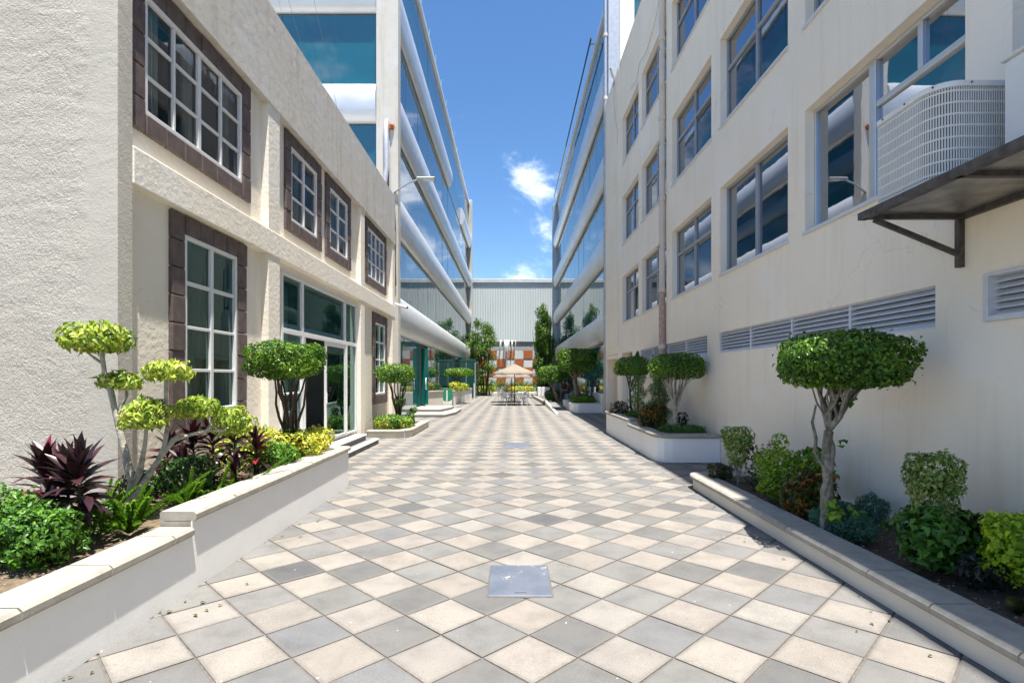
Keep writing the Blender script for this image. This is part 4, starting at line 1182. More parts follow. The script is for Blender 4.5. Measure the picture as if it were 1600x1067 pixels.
def cctv(name, p, q, label, ball=False):
    c = thing(name, p, label, 'camera', 'security cameras')
    p, q = Vector(p), Vector(q)
    d = (q - p).normalized()
    MB().tube([p, p + Vector((0, 0, .05)), p + d * .2], .025, 8).build('bracket', 'white_frame', c)
    MB().tube([p + d * .15, q], .05, 10).build('housing', 'white_frame', c)
    MB().tube([q, q + d * .02], .042, 10).build('lens', 'black_rubber', c)
    MB().tube([p, p + Vector((.02, -.04, -.2)), p + Vector((-.03, -.02, -.32)), p + Vector((.0, .05, -.1))], .012, 5).build('cable', 'black_rubber', c)
cctv('security_camera', (-4.28, 19.4, 4.42), (-3.75, 19.2, 4.25), 'small white tube camera on the left wall below the lamp')
cctv('security_camera', (4.22, 22.3, 14.1), (4.0, 21.8, 14.25), 'security camera with loose cables at the right roof corner')
lw = MB().tube([(4.24, 22.35, 13.9), (4.2, 22.2, 13.2), (4.22, 21.9, 12.2), (4.25, 21.6, 11.6), (4.24, 21.7, 11.2)], .014, 5).build('loose_cable', 'pipe_beige')
tag(lw, 'pale loose cable dangling below the roof corner camera', 'cable')
for x0, x1, lab in ((-8.6, -6.2, 'thin black wire crossing high before the left glass front, upper one'), (-7.6, -5.6, 'thin black wire crossing before the left glass front, lower one')):
    wv = MB().tube([(x0, 19.6, 17.2), ((x0 + x1) / 2, 19.3, 13.0), (x1, 19.1, 8.26)], .006, 4).build('overhead_wire', 'black_rubber')
    tag(wv, lab, 'wire')

# ------------------------------------------------------------------ umbrellas, tables and chairs
def umbrella(x, y, zr, za, rad, label, rot):
    u = thing('patio_umbrella', (x, y, 0), label, 'umbrella', 'parasols over the garden tables')
    n = 8
    for k in range(n):
        a0, a1 = 2 * math.pi * k / n + rot, 2 * math.pi * (k + 1) / n + rot
        mb = MB(); rows = []
        for j in range(5):
            t = j / 4
            r = rad * t; z = za - (za - zr) * (t ** .92)
            pts = []
            for i in range(4):
                f = i / 3; a = a0 + (a1 - a0) * f
                rr = r * (1 - .06 * math.sin(math.pi * f)) ; pts.append((x + rr * math.cos(a), y + rr * math.sin(a), z - .05 * t * math.sin(math.pi * f) * .6))
            rows.append(pts)
        last = [(px, py, pz - .1) for px, py, pz in rows[-1]]
        rows.append(last)
        vs = [p for r_ in rows for p in r_]
        mb.add(vs, [(j * 4 + i, j * 4 + i + 1, (j + 1) * 4 + i + 1, (j + 1) * 4 + i) for j in range(5) for i in range(3)], True)
        mb.build('canopy_panel', 'canvas_beige', u)
        MB().tube([(x, y, za - .04), (x + rad * .97 * math.cos(a0), y + rad * .97 * math.sin(a0), zr - .01)], .012, 5).build('rib', 'dark_steel', u)
    MB().tube([(x, y, .02), (x, y, za + .05)], .028, 8).build('pole', 'dark_steel', u)
    MB().tube([(x, y, 0), (x, y, .06), (x, y, .08)], [.28, .27, .06], 14).build('base', 'dark_steel', u)
umbrella(.17, 34.5, 2.06, 2.64, 1.38, 'front beige parasol, the higher of the two over garden tables', .2)
umbrella(-.03, 38.5, 1.86, 2.4, 1.42, 'rear beige parasol, lower and half hidden behind the front one', .5)
def table_set(x, y, tag_t, chairs):
    t = thing('garden_table', (x, y, 0), tag_t, 'table', 'white cast garden tables')
    MB().tube([(x, y, .70), (x, y, .73)], .48, 20, smooth=False).build('table_top', 'cast_white', t)
    for k in range(4):
        a = k * math.pi / 2 + .4; c, s = math.cos(a), math.sin(a)
        MB().tube([(x + .08 * c, y + .08 * s, .69), (x + .14 * c, y + .14 * s, .35), (x + .34 * c, y + .34 * s, .01)], .018, 6).build('leg', 'cast_white', t)
    for a, lab in chairs:
        chair(x + .78 * math.cos(a), y + .78 * math.sin(a), a + math.pi, lab)
CH = []
def chair(x, y, face, label):
    if CH:
        c = copy_tree(CH[0]); c.location = (x, y, 0); c.rotation_euler = (0, 0, face); c['label'] = label; return
    c = thing('garden_chair', (0, 0, 0), label, 'chair', 'white cast chairs round the garden tables')
    MB().tube([(0, 0, .43), (0, 0, .455)], .22, 16, smooth=False).build('seat', 'cast_white', c)
    for sx in (1, -1):
        for sy in (1, -1):
            MB().tube([(.15 * sx, .15 * sy, .43), (.19 * sx, .19 * sy, .22), (.22 * sx, .22 * sy, .005)], .016, 6).build('leg', 'cast_white', c)
    hoop = [(-.2, -.2, .44), (-.25, -.23, .65), (-.28, -.17, .83), (-.29, 0, .9), (-.28, .17, .83), (-.25, .23, .65), (-.2, .2, .44)]
    MB().tube(hoop, .017, 6).build('back_frame', 'cast_white', c)
    lat = MB()
    for k in range(-2, 3):
        lat.tube([(-.21, k * .06, .45), (-.26, k * .09, .66), (-.285, k * .05, .86)], .010, 5)
    for z in (.58, .72): lat.tube([(-.235, -.21, z), (-.255, 0, z + .03), (-.235, .21, z)], .010, 5)
    lat.build('back_lattice', 'cast_white', c)
    for s in (1, -1): MB().tube([(-.25, .23 * s, .66), (-.05, .26 * s, .66), (.12, .25 * s, .62), (.15, .2 * s, .45)], .014, 6).build('arm', 'cast_white', c)
    CH.append(c); c.location = (x, y, 0); c.rotation_euler = (0, 0, face)
table_set(.17, 34.5, 'white cast garden table under the front parasol', [(-2.3, 'white lattice chair at the near left of the front table'), (-.9, 'white lattice chair at the near right of the front table'), (.7, 'white lattice chair at the far right of the front table'), (2.3, 'white lattice chair at the far left of the front table')])
table_set(-.03, 38.5, 'white cast garden table under the rear parasol', [(-2.6, 'white lattice chair at the near left of the rear table'), (-.5, 'white lattice chair at the near right of the rear table'), (1.6, 'white lattice chair behind the rear table')])

# ------------------------------------------------------------------ bench and the person on it
bx, by, bz = 3.85, 36.3, .2
be = thing('bench', (bx, by, bz), 'white slatted bench under the clipped trees on the right', 'bench')
for k in range(5): MB().box(bx - .2 + k * .085, bx - .13 + k * .085, by - .6, by + .6, bz + .42, bz + .45, .006).build('slat', 'cast_white', be)
for y in (by - .5, by + .5):
    for x in (bx - .17, bx + .2): MB().box(x - .02, x + .02, y - .02, y + .02, bz, bz + .419).build('leg', 'cast_white', be)
def person():
    t = thing('person', (bx, by, bz), 'person with short dark hair in a dark red shirt and jeans sitting on the bench', 'person')
    J = {'pel': ((0, 0, .55), .13), 'sp': ((.02, 0, .72), .125), 'ch': ((-.02, 0, .92), .14), 'nk': ((-.05, 0, 1.06), .055), 'hd0': ((-.08, 0, 1.14), .075), 'hd1': ((-.11, 0, 1.23), .098), 'hd2': ((-.11, 0, 1.30), .07)}
    E = [('pel', 'sp'), ('sp', 'ch'), ('ch', 'nk'), ('nk', 'hd0'), ('hd0', 'hd1'), ('hd1', 'hd2')]
    for s, n in ((1, 'l'), (-1, 'r')):
        J |= {'hip' + n: ((-.04, .1 * s, .53), .095), 'kn' + n: ((-.44, .13 * s, .54), .065), 'an' + n: ((-.48, .13 * s, .09), .042), 'ft' + n: ((-.52, .13 * s, .05), .042), 'to' + n: ((-.68, .15 * s, .035), .032),
              'sh' + n: ((-.02, .17 * s, .97), .065), 'el' + n: ((-.10, .23 * s, .70), .045), 'wr' + n: ((-.32, .09 * s, .70), .030), 'pm' + n: ((-.39, .07 * s, .71), .034)}
        E += [('pel', 'hip' + n), ('hip' + n, 'kn' + n), ('kn' + n, 'an' + n), ('an' + n, 'ft' + n), ('ft' + n, 'to' + n), ('ch', 'sh' + n), ('sh' + n, 'el' + n), ('el' + n, 'wr' + n), ('wr' + n, 'pm' + n)]
    ks = list(J); me = bpy.data.meshes.new('skeleton')
    me.from_pydata([J[k][0] for k in ks], [(ks.index(a), ks.index(b)) for a, b in E], [])
    o = bpy.data.objects.new('skeleton', me); COL.objects.link(o)
    sk = o.modifiers.new('s', 'SKIN'); ss = o.modifiers.new('u', 'SUBSURF'); ss.levels = 2; ss.render_levels = 2
    for v, k in zip(me.skin_vertices[0].data, ks): v.radius = (J[k][1],) * 2; v.use_root = (k == 'pel')
    bpy.context.view_layer.update()
    dg = bpy.context.evaluated_depsgraph_get()
    ev = o.evaluated_get(dg).to_mesh()
    vs = [tuple(v.co) for v in ev.vertices]; fs = [tuple(p.vertices) for p in ev.polygons]
    o.evaluated_get(dg).to_mesh_clear()
    bpy.data.objects.remove(o)
    mb = MB(); mb.add(vs, fs, True)
    nb = len(fs)
    for s in (1, -1):                                  # five fingers, nose, ear
        for k in range(4):
            y0 = .07 * s + (k - 1.5) * .017; L = (.06, .075, .07, .055)[k]
            mb.tube([(-.385, y0, .71), (-.385 - L * .6, y0, .712), (-.385 - L * .9, y0, .69)], [.009, .0085, .006], 6)
        mb.tube([(-.355, .07 * s - .03 * s, .715), (-.385, .07 * s - .05 * s, .725), (-.41, .07 * s - .05 * s, .72)], [.010, .009, .007], 6)
        mb.tube([(-.10, .09 * s, 1.23), (-.095, .112 * s, 1.235)], [.03, .02], 8)
    mb.tube([(-.195, 0, 1.25), (-.225, 0, 1.215)], [.010, .016], 6)
    w = [(bx + x, by + y, bz + z) for x, y, z in mb.v]; mb.v = w
    b = mb.build('body', 'skin', t)
    me = b.data; me.materials.append(M['shirt_red']); me.materials.append(M['jeans']); me.materials.append(M['hair_black'])
    for p in me.polygons:
        c = p.center
        arm = abs(c.y) > .16 and c.z > .6
        if c.z < .1 or (c.x < -.47 and c.z < .12): p.material_index = 3
        elif c.z < .60 and not (c.x < -.25 and c.z > .63): p.material_index = 2
        elif c.z < 1.05 and not (c.x < -.13 and c.z < .78) : p.material_index = 1
    mb = MB(); rows = []
    for i in range(7):
        ph = math.pi * .60 * i / 6
        for k in range(12):
            a = 2 * math.pi * k / 12
            rx = .112 * math.sin(ph); cut = max(0, -math.cos(a)) * .05 * (i / 6)
            rows.append((bx - .095 + rx * math.cos(a) + cut * .8, by + rx * math.sin(a) * .95, bz + 1.245 + .118 * math.cos(ph) + cut * 1.6))
    mb.add(rows, [(i * 12 + k, i * 12 + (k + 1) % 12, (i + 1) * 12 + (k + 1) % 12, (i + 1) * 12 + k) for i in range(6) for k in range(12)], True)
    mb.build('hair', 'hair_black', t)
    for s in (1, -1):
        MB().tube([(bx - .190, by + .036 * s, bz + 1.262), (bx - .205, by + .036 * s, bz + 1.260)], .012, 6).build('eye', 'hair_black', t)
    MB().box(bx - .208, bx - .190, by - .022, by + .022, bz + 1.178, bz + 1.186).build('mouth', 'shirt_red', t)
person()
# ------------------------------------------------------------------ vegetation
def unit(v): return v / np.maximum(np.linalg.norm(v, axis=1, keepdims=True), 1e-9)
def crown_points(c, abc, n, rng, e=2.6, depth=.35, lump=.08, flat=0.0):
    """points and outward normals spread through the outer shell of a rounded box"""
    d = unit(rng.normal(size=(n, 3)))
    abc = np.array(abc)
    # even spread over flat shapes
    r = 1.0 / (np.abs(d[:, 0]) ** e + np.abs(d[:, 1]) ** e + np.abs(d[:, 2]) ** e) ** (1 / e)
    ph = rng.uniform(0, 6.28, (5, 3)); fr = rng.uniform(2, 6, (5, 3))
    w = np.zeros(n)
    for k in range(5): w += np.sin(d @ np.diag(fr[k]) + ph[k]).prod(axis=1)
    rad = 1 - depth * rng.random(n) ** 1.8 + lump * w + (rng.random(n) < .03) * rng.uniform(0, .16, n)
    p = d * (r * rad)[:, None]
    if flat: p[:, 2] = np.maximum(p[:, 2], -flat + rng.uniform(-.12, .12, n))
    nrm = unit(np.sign(p) * np.abs(p) ** (e - 1) / abc)
    return p * abc + np.array(c), nrm
def leaf_arrays(P, N, size, rng, wid=.5, up=.25, jit=.55, droop=.25, fold=.12, hang=0.3, tint=None, spread=.35, roll=None):
    n = len(P)
    nn = unit(N + rng.normal(size=(n, 3)) * jit + np.array((0, 0, up)))
    t = rng.normal(size=(n, 3)) + N * .5 + np.array((0, 0, -hang))
    t = unit(t - nn * (t * nn).sum(1, keepdims=True))
    b = np.cross(nn, t)
    s = size * rng.uniform(1 - spread, 1 + spread, n)
    tm = np.array([(0, 0, 0), (-.5 * wid, .42, fold), (0, .45, 0), (.5 * wid, .42, fold), (0, 1, -droop)])
    V = P[:, None, :] + s[:, None, None] * (tm[None, :, 0:1] * b[:, None, :] + (tm[None, :, 1:2] - .35) * t[:, None, :] + tm[None, :, 2:3] * nn[:, None, :])
    F = np.array([(0, 2, 1), (0, 3, 2), (1, 2, 4), (2, 3, 4)])
    Fa = F[None] + (np.arange(n) * 5)[:, None, None]
    T = rng.random(n) if tint is None else tint
    return V.reshape(-1, 3), Fa.reshape(-1, 3), np.repeat(T, 4)
def patch_tint(P, rng, scale=6.0, spread=.30, bias=0.0):
    ph = rng.uniform(0, 6.28, 3)
    g = np.sin(P[:, 0] * scale + ph[0]) * np.sin(P[:, 1] * scale + ph[1]) + .6 * np.sin(P[:, 2] * scale * 1.7 + ph[2] + P[:, 0] * 3)
    return np.clip(.42 + bias + .14 * g + rng.normal(0, spread, len(P)), 0, 1)
def crown(parent, mat, blobs, size, rng, name='crown', **k):
    """blobs: (centre, abc, count[, options])"""
    Vs, Fs, Ts = [], [], []; o = 0
    lk = {a: k[a] for a in ('wid', 'up', 'jit', 'droop', 'fold', 'hang', 'spread') if a in k}
    for bl in blobs:
        c, abc, n = bl[:3]; op = dict(e=k.get('e', 2.6), depth=k.get('depth', .35), lump=k.get('lump', .08), flat=k.get('flat', 0))
        if len(bl) > 3: op.update(bl[3])
        P, N = crown_points(c, abc, n, rng, **op)
        V, F, T = leaf_arrays(P, N, size, rng, tint=patch_tint(P, rng, k.get('pscale', 6.0), k.get('tspread', .25), k.get('bias', 0)), **lk)
        Vs.append(V); Fs.append(F + o); Ts.append(T); o += len(V)
    return np_mesh(name, mat, np.concatenate(Vs), np.concatenate(Fs), parent, tint=np.concatenate(Ts))
def wiggle(p, q, rr, amt, n=4, sag=0.0):
    p, q = Vector(p), Vector(q); out = [p]
    for i in range(1, n):
        t = i / n
        out.append(p.lerp(q, t) + Vector((rr.uniform(-amt, amt), rr.uniform(-amt, amt), rr.uniform(-amt, amt) - sag * math.sin(math.pi * t))))
    return out + [q]
def limbs(mb, fork, targets, r0, r1, rr, amt):
    for q in targets:
        path = wiggle(fork, q, rr, amt, 4)
        mb.tube(path, [r0 + (r1 - r0) * i / 4 for i in range(5)], 7)
def stems(parent, mat, base, tops, r, rr, name='stem'):
    mb = MB()
    for q in tops: mb.tube(wiggle(base, q, rr, .02, 3), [r, r * .8, r * .65, r * .4], 5)
    return mb.build(name, mat, parent)
def shrub(name, label, base, blobs, mat, size, seed, group=None, nstem=6, stem_mat='bark_dark', cat='shrub', **k):
    rng = np.random.default_rng(seed); rr = random.Random(seed)
    t = thing(name, base, label, cat, group)
    crown(t, mat, blobs, size, rng, 'foliage', **k)
    tops = []
    for _ in range(nstem):
        c, abc = rr.choice(blobs)[:2]
        tops.append(tuple(c[i] + rr.uniform(-.6, .6) * abc[i] * (1 if i < 2 else .5) for i in range(3)))
    stems(t, stem_mat, base, tops, .010, rr)
    return t
G_TOP = 'mushroom clipped topiary trees'
def mushroom_tree(label, base, fork, c, abc, n, size, seed, r=.05, e=2.8, mat='leaf_ficus', bark='bark_brown', limbs_n=11, multi=0, flat=.62, group=G_TOP, extra=None, **k):
    rng = np.random.default_rng(seed); rr = random.Random(seed)
    t = thing('topiary_tree', base, label, 'tree', group)
    crown(t, mat, [(c, abc, n)], size, rng, e=e, depth=.5, lump=.08, flat=flat, **k)
    mb = MB()
    tg = []
    for i in range(limbs_n):
        a = 2 * math.pi * i / limbs_n + rr.uniform(-.25, .25); f = rr.uniform(.3, .66)
        tg.append((c[0] + abc[0] * f * math.cos(a), c[1] + abc[1] * f * math.sin(a), c[2] - abc[2] * rr.uniform(.1, .5)))
    if multi:
        for i, q in enumerate(tg):
            b = (base[0] + rr.uniform(-.06, .06), base[1] + rr.uniform(-.06, .06), base[2])
            mid = Vector(base).lerp(Vector(q), .45) + Vector((rr.uniform(-.06, .06), rr.uniform(-.06, .06), .06)); mid.x -= (q[0] - base[0]) * .12
            path = wiggle(b, mid, rr, .022, 4)[:-1] + wiggle(mid, q, rr, .035, 4)
            mb.tube(path, [r * (1 - .65 * j / (len(path) - 1)) for j in range(len(path))], 6)
    else:
        trunk = wiggle(base, fork, rr, r * .35, 6)
        mb.tube(trunk, [r * 1.25, r * 1.05, r * 1.15, r * .95, r * 1.05, r * .9, r * .95], 9)
        if extra == 'twist':
            pts = []; pts2 = []
            for i in range(15):
                s = i / 14; p = Vector(base).lerp(Vector(fork), s); a = s * 7.5
                pts.append(p + Vector((math.cos(a), math.sin(a), 0)) * r * .75); pts2.append(p - Vector((math.cos(a), math.sin(a), 0)) * r * .7)
            mb.tube(pts, [r * (.62 + .16 * math.sin(i * 2.3)) for i in range(15)], 8); mb.tube(pts2, [r * (.55 + .14 * math.sin(i * 3.1)) for i in range(15)], 8)
            low = Vector(base).lerp(Vector(fork), .62)
            mb.tube([low, low + Vector((-.09, -.02, .10)), low + Vector((-.145, -.02, .20)), low + Vector((-.12, 0, .33)), low + Vector((-.16, 0, .50)), low + Vector((-.12, 0, .68))], [.022, .018, .016, .017, .014, .01], 6)
        for q in tg:
            path = wiggle(fork, q, rr, abc[0] * .06, 4)
            mb.tube(path, [r * .55, r * .42, r * .36, r * .28, r * .18], 6)
            for _ in range(2):
                p0 = Vector(path[rr.choice((1, 2, 3))]); q2 = Vector(q) + Vector((rr.uniform(-.3, .3) * abc[0], rr.uniform(-.3, .3) * abc[1], rr.uniform(0, .2) * abc[2]))
                mb.tube(wiggle(p0, q2, rr, .03, 3), [r * .26, r * .2, r * .16, r * .1], 5)
    mb.build('trunk', bark, t)
    return t, rng, rr

# --- right wall: near tree with a twisted trunk
t, rng, rr = mushroom_tree('large mushroom clipped tree with twisted grey trunk before the louvres', (3.24, 5.55, .12), (3.27, 5.55, 1.20), (3.42, 5.55, 1.93), (.585, .53, .29), 11500, .047, 21, r=.048, e=3.0, extra='twist', bark='bark_grey', limbs_n=13, flat=.92, wid=.62)
crown(t, 'leaf_ficus', [((3.85, 5.5, 1.72), (.13, .1, .07), 26), ((3.42, 5.5, 1.52), (.09, .06, .06), 10), ((3.38, 5.5, 1.08), (.07, .05, .04), 6)], .07, rng, 'sprout', wid=.7)
mushroom_tree('mushroom clipped tree with pale slender trunk in the raised right planter', (3.62, 11.9, .47), (3.62, 11.9, 1.05), (3.64, 11.9, 2.0), (.58, .53, .29), 5600, .056, 22, r=.05, bark='bark_pale', limbs_n=10, flat=.92, wid=.6)
mushroom_tree('darker mushroom clipped tree behind the first spiral topiary', (3.62, 16.2, .47), (3.55, 16.2, 1.3), (3.62, 16.2, 2.06), (.52, .5, .32), 3600, .065, 23, r=.035, bark='bark_dark', limbs_n=7, wid=.6)
# --- left trees
mushroom_tree('mushroom clipped tree with many dark stems before the sliding door', (-3.22, 7.75, .45), None, (-3.24, 7.75, 1.99), (.515, .5, .27), 7600, .048, 24, r=.030, bark='bark_dark', limbs_n=12, multi=1, flat=.9, wid=.6)
shrub('leafy_shoots', 'leafy green shoots round the foot of the many stemmed tree', (-3.25, 7.7, .45), [((-3.22, 7.7, .85), (.16, .14, .2), 260), ((-3.35, 7.7, .62), (.3, .2, .16), 320)], 'leaf_mid', .06, 241, nstem=4)
mushroom_tree('small mushroom clipped tree in the low bed by the third bay', (-3.5, 16.6, .15), None, (-3.60, 16.6, 1.86), (.60, .55, .31), 4200, .062, 25, r=.034, bark='bark_dark', limbs_n=12, multi=1, flat=.75, wid=.6)
shrub('leafy_shoots', 'tuft of leaves halfway up the small tree in the low bed', (-3.48, 16.6, .15), [((-3.46, 16.55, 1.02), (.20, .18, .16), 240)], 'leaf_ficus', .065, 251, nstem=3)
shrub('flowering_shrub', 'yellow green low shrub filling the small bed by the third bay', (-3.55, 16.3, .15), [((-3.72, 16.2, .40), (.42, .35, .24), 1500), ((-3.35, 16.3, .38), (.32, .3, .22), 900)], 'leaf_yellow', .07, 26, bias=-.22, tspread=.2)
shrub('green_shrub', 'glossy green shrub at the right end of the small bed', (-3.12, 16.8, .15), [((-3.17, 16.7, .55), (.14, .14, .12), 160), ((-3.1, 16.9, .72), (.12, .12, .10), 130), ((-3.2, 16.8, .35), (.16, .16, .14), 200)], 'leaf_mid', .075, 27)

# --- pompom tree of the left bed
def pompom():
    t = thing('pompom_tree', (-3.54, 5.0, .45), 'pale green pompom tree with bare grey limbs by the rough corner', 'tree')
    rng = np.random.default_rng(31); rr = random.Random(31)
    pads = [((-3.87, 5.0, 2.11), (.275, .27, .165), 1100), ((-3.73, 5.12, 1.715), (.185, .18, .10), 420), ((-3.23, 5.05, 1.81), (.20, .2, .11), 520), ((-3.36, 4.95, 1.40), (.20, .2, .155), 680), ((-3.14, 5.4, 1.44), (.21, .2, .12), 560), ((-2.98, 5.75, 1.27), (.20, .2, .17), 480)]
    for c, abc, n in pads:
        crown(t, 'leaf_pale', [(c, abc, n)], .066, rng, 'pompom', e=2.3, depth=.6, lump=.10, flat=.6, wid=.45, hang=1.0, up=.3, droop=.4, tspread=.28, bias=.08)
    mb = MB()
    T = lambda pts, r0, r1: mb.tube([p for p in pts], [r0 + (r1 - r0) * i / (len(pts) - 1) + rr.uniform(-.004, .004) for i in range(len(pts))], 9)
    T([(-3.54, 5.0, .44), (-3.555, 5.0, .62), (-3.53, 5.0, .78), (-3.57, 5.0, .92), (-3.60, 5.0, 1.08), (-3.66, 5.0, 1.30), (-3.70, 5.0, 1.48), (-3.73, 5.0, 1.62), (-3.79, 5.0, 1.80), (-3.82, 5.0, 2.0)], .042, .020)
    T([(-3.68, 5.0, 1.38), (-3.655, 5.03, 1.47), (-3.64, 5.08, 1.58), (-3.66, 5.1, 1.7)], .018, .012)
    T([(-3.81, 5.0, 1.88), (-3.88, 5.0, 1.93), (-3.97, 5.0, 2.0)], .012, .007)
    T([(-3.54, 5.0, .70), (-3.46, 4.99, .86), (-3.42, 4.98, 1.02), (-3.39, 4.97, 1.16), (-3.37, 4.96, 1.34)], .030, .016)
    T([(-3.52, 5.0, .62), (-3.42, 5.02, .80), (-3.32, 5.05, .98), (-3.27, 5.06, 1.12), (-3.26, 5.1, 1.32), (-3.27, 5.08, 1.5), (-3.25, 5.05, 1.75)], .030, .014)
    T([(-3.25, 5.05, 1.66), (-3.20, 5.05, 1.72), (-3.17, 5.05, 1.79)], .010, .007)
    T([(-3.31, 5.05, 1.0), (-3.22, 5.12, 1.16), (-3.12, 5.25, 1.2), (-3.04, 5.36, 1.22), (-3.02, 5.4, 1.29), (-3.07, 5.4, 1.4)], .024, .014)
    T([(-3.04, 5.36, 1.22), (-2.98, 5.6, 1.2), (-2.98, 5.75, 1.26)], .014, .010)
    mb.build('trunk', 'bark_pale', t)
pompom()

# --- cordylines: every strap leaf is a piece of its own
def strap_mesh(curl, wid):
    V, F = [], []
    n = 7
    for i in range(n + 1):
        s = i / n
        w = wid * (.16 + .84 * min(1, max(0, (s - .08) / .3)) ** .8) * (1 - max(0, (s - .45) / .55) ** 1.7)
        a = curl * s                                            # the blade bends over along its length
        y = math.sin(a) / curl if curl > .05 else s; z = -(1 - math.cos(a)) / curl if curl > .05 else 0
        if i == n: w = .002
        V += [(-w, y, z + w * .3), (0, y, z), (w, y, z + w * .3)]
    for i in range(n):
        a = i * 3; F += [(a, a + 1, a + 4, a + 3), (a + 1, a + 2, a + 5, a + 4)]
    me = bpy.data.meshes.new('leaf'); me.from_pydata(V, [], F); me.polygons.foreach_set('use_smooth', [True] * len(F))
    me.materials.append(M['leaf_cordyline']); me.update(); return me
STRAPS = [strap_mesh(c, w) for c, w in ((.25, .115), (.7, .125), (1.1, .12), (1.6, .12))]
G_COR = 'dark red cordylines in the left bed'
def cordyline(base, heads, label, seed, n=34, L=.27):
    rr = random.Random(seed)
    t = thing('cordyline', base, label, 'plant', G_COR)
    b = Vector(base)
    mb = MB()
    for h in heads:
        h = Vector(h)
        mb.tube(wiggle(b, h, rr, .015, 4), [.014, .013, .012, .011, .008], 6)
        for i in range(n):
            s = i / (n - 1)                                    # 0 at the youngest leaf
            el = R(86 - 92 * s ** .8 + rr.uniform(-14, 14)); az = i * 2.4 + rr.uniform(-.5, .5)
            o = bpy.data.objects.new('leaf', STRAPS[min(3, max(0, int(s * 3.2 + rr.uniform(-.3, 1.0))))]); COL.objects.link(o); o.parent = t
            k = L * (.62 + .55 * math.sin(math.pi * min(1, .18 + s * .8))) * rr.uniform(.85, 1.12)
            d = (h - b).normalized()
            o.location = h - b - d * (.02 + .38 * s)
            o.rotation_euler = (Matrix.Rotation(az, 3, 'Z') @ Matrix.Rotation(el, 3, 'X') @ Matrix.Rotation(rr.uniform(-.5, .5), 3, 'Y')).to_euler()
            o.scale = (k * rr.uniform(.9, 1.25), k, k)
    mb.build('stem', 'bark_dark', t)
cordyline((-3.33, 4.12, .45), [(-3.34, 4.15, 1.10)], 'front dark cordyline with a single bare stem beside the coping', 41, 52, .27)
cordyline((-3.52, 4.3, .45), [(-3.55, 4.28, 1.02)], 'dark cordyline just behind the frontmost one', 42, 46, .26)
cordyline((-3.72, 4.35, .45), [(-3.76, 4.33, 1.07)], 'leftmost dark cordyline before the rough wall', 43, 48, .27)
for i, (px, py, lab) in enumerate((((-4.0, 6.25, 1.02), .3, 'dark cordyline behind the pompom tree trunk'), ((-3.78, 6.35, 1.10), .3, 'dark cordyline under the window, left of three'), ((-3.52, 6.3, 1.16), .3, 'dark cordyline under the window, tallest of three'),
                                   ((-3.32, 6.4, 1.16), .3, 'red centred dark cordyline under the window'), ((-3.12, 6.55, 1.02), .3, 'small dark cordyline beside the yellow crotons'), ((-3.68, 6.0, .86), .3, 'low dark cordyline in front of the window group'))):
    cordyline((px[0] + .04, px[1] - .02, .45), [px], lab, 50 + i, 40, .25)

for hx, hy, hz, lab in ((-3.9, 5.95, .72, 'low dark cordyline left of the window group'), (-3.42, 6.05, .78, 'low dark cordyline under the tallest one'), (-3.2, 6.2, .80, 'low dark cordyline below the red centred one'), (-3.6, 4.15, .80, 'low dark cordyline among the front three')):
    cordyline((hx + .03, hy, .45), [(hx, hy, hz)], lab, int(abs(hx * 100)), 32, .21)
# --- foxtail ferns: each frond a piece
def frond(parent, base, tip, sag, r, rng, mat='leaf_fern'):
    b, q = np.array(base), np.array(tip)
    n = 420
    s = rng.random(n) ** .9
    mid = (b + q) / 2 + np.array((0, 0, sag))
    C = lambda s: ((1 - s) ** 2)[:, None] * b + (2 * s * (1 - s))[:, None] * mid + (s ** 2)[:, None] * q
    P = C(s); T = unit(C(np.minimum(s + .02, 1.02)) - P)
    N = rng.normal(size=(n, 3)); N = unit(N - T * (N * T).sum(1, keepdims=True))
    env = r * np.sqrt(np.clip(np.sin(np.pi * np.clip(.1 + s * .86, 0, 1)), 0.05, 1))
    tip_ = P + N * env[:, None] + T * env[:, None] * .75
    B = np.cross(T, N) * .006
    V = np.stack([P + B, P - B, tip_ - B * .4, tip_ + B * .4], 1).reshape(-1, 3)
    F = np.arange(n * 4).reshape(-1, 4)
    return np_mesh('frond', mat, V, F, parent, tint=np.clip(.35 + .5 * s * rng.uniform(.5, 1.2, n), 0, 1))
def fern(base, fronds, label, seed):
    rng = np.random.default_rng(seed)
    t = thing('foxtail_fern', base, label, 'fern', 'foxtail ferns in the planters')
    for d, sag in fronds:
        frond(t, base, tuple(base[i] + d[i] for i in range(3)), sag, .026, rng)
def random_fronds(seed, n, L):
    rr = random.Random(seed); out = []
    for i in range(n):
        a = rr.uniform(0, 6.28); el = rr.uniform(.5, 1.25); l = L * rr.uniform(.6, 1.1)
        out.append(((l * math.cos(a) * math.cos(el), l * math.sin(a) * math.cos(el), l * math.sin(el)), .05))
    return out
fern((-3.20, 4.5, .45), random_fronds(1, 15, .40) + [((.42, .45, .44), .03), ((-.12, -.1, .36), .05), ((.12, -.12, .3), .05)], 'foxtail fern with one long frond pointing right, nearest the coping step', 61)
fern((-3.10, 5.15, .47), random_fronds(2, 12, .34) + [((.04, 0, .42), .0)], 'foxtail fern behind the coping step with one upright frond', 62)
fern((-3.0, 5.5, .47), random_fronds(3, 6, .26) + [((.10, .02, .42), .02)], 'foxtail fern with upright bright frond beside the coping', 63)
fern((-2.98, 5.8, .47), [((.34, .62, .36), .02), ((.1, .1, .2), .02), ((-.1, .1, .25), .02)], 'foxtail fern leaning along the coping with long frond', 64)
fern((-3.62, 4.75, .45), random_fronds(5, 14, .42), 'foxtail fern left of the pompom trunk', 65)
fern((3.35, 15.2, .47), random_fronds(6, 12, .42), 'foxtail fern at the foot of the spiral topiary', 66)

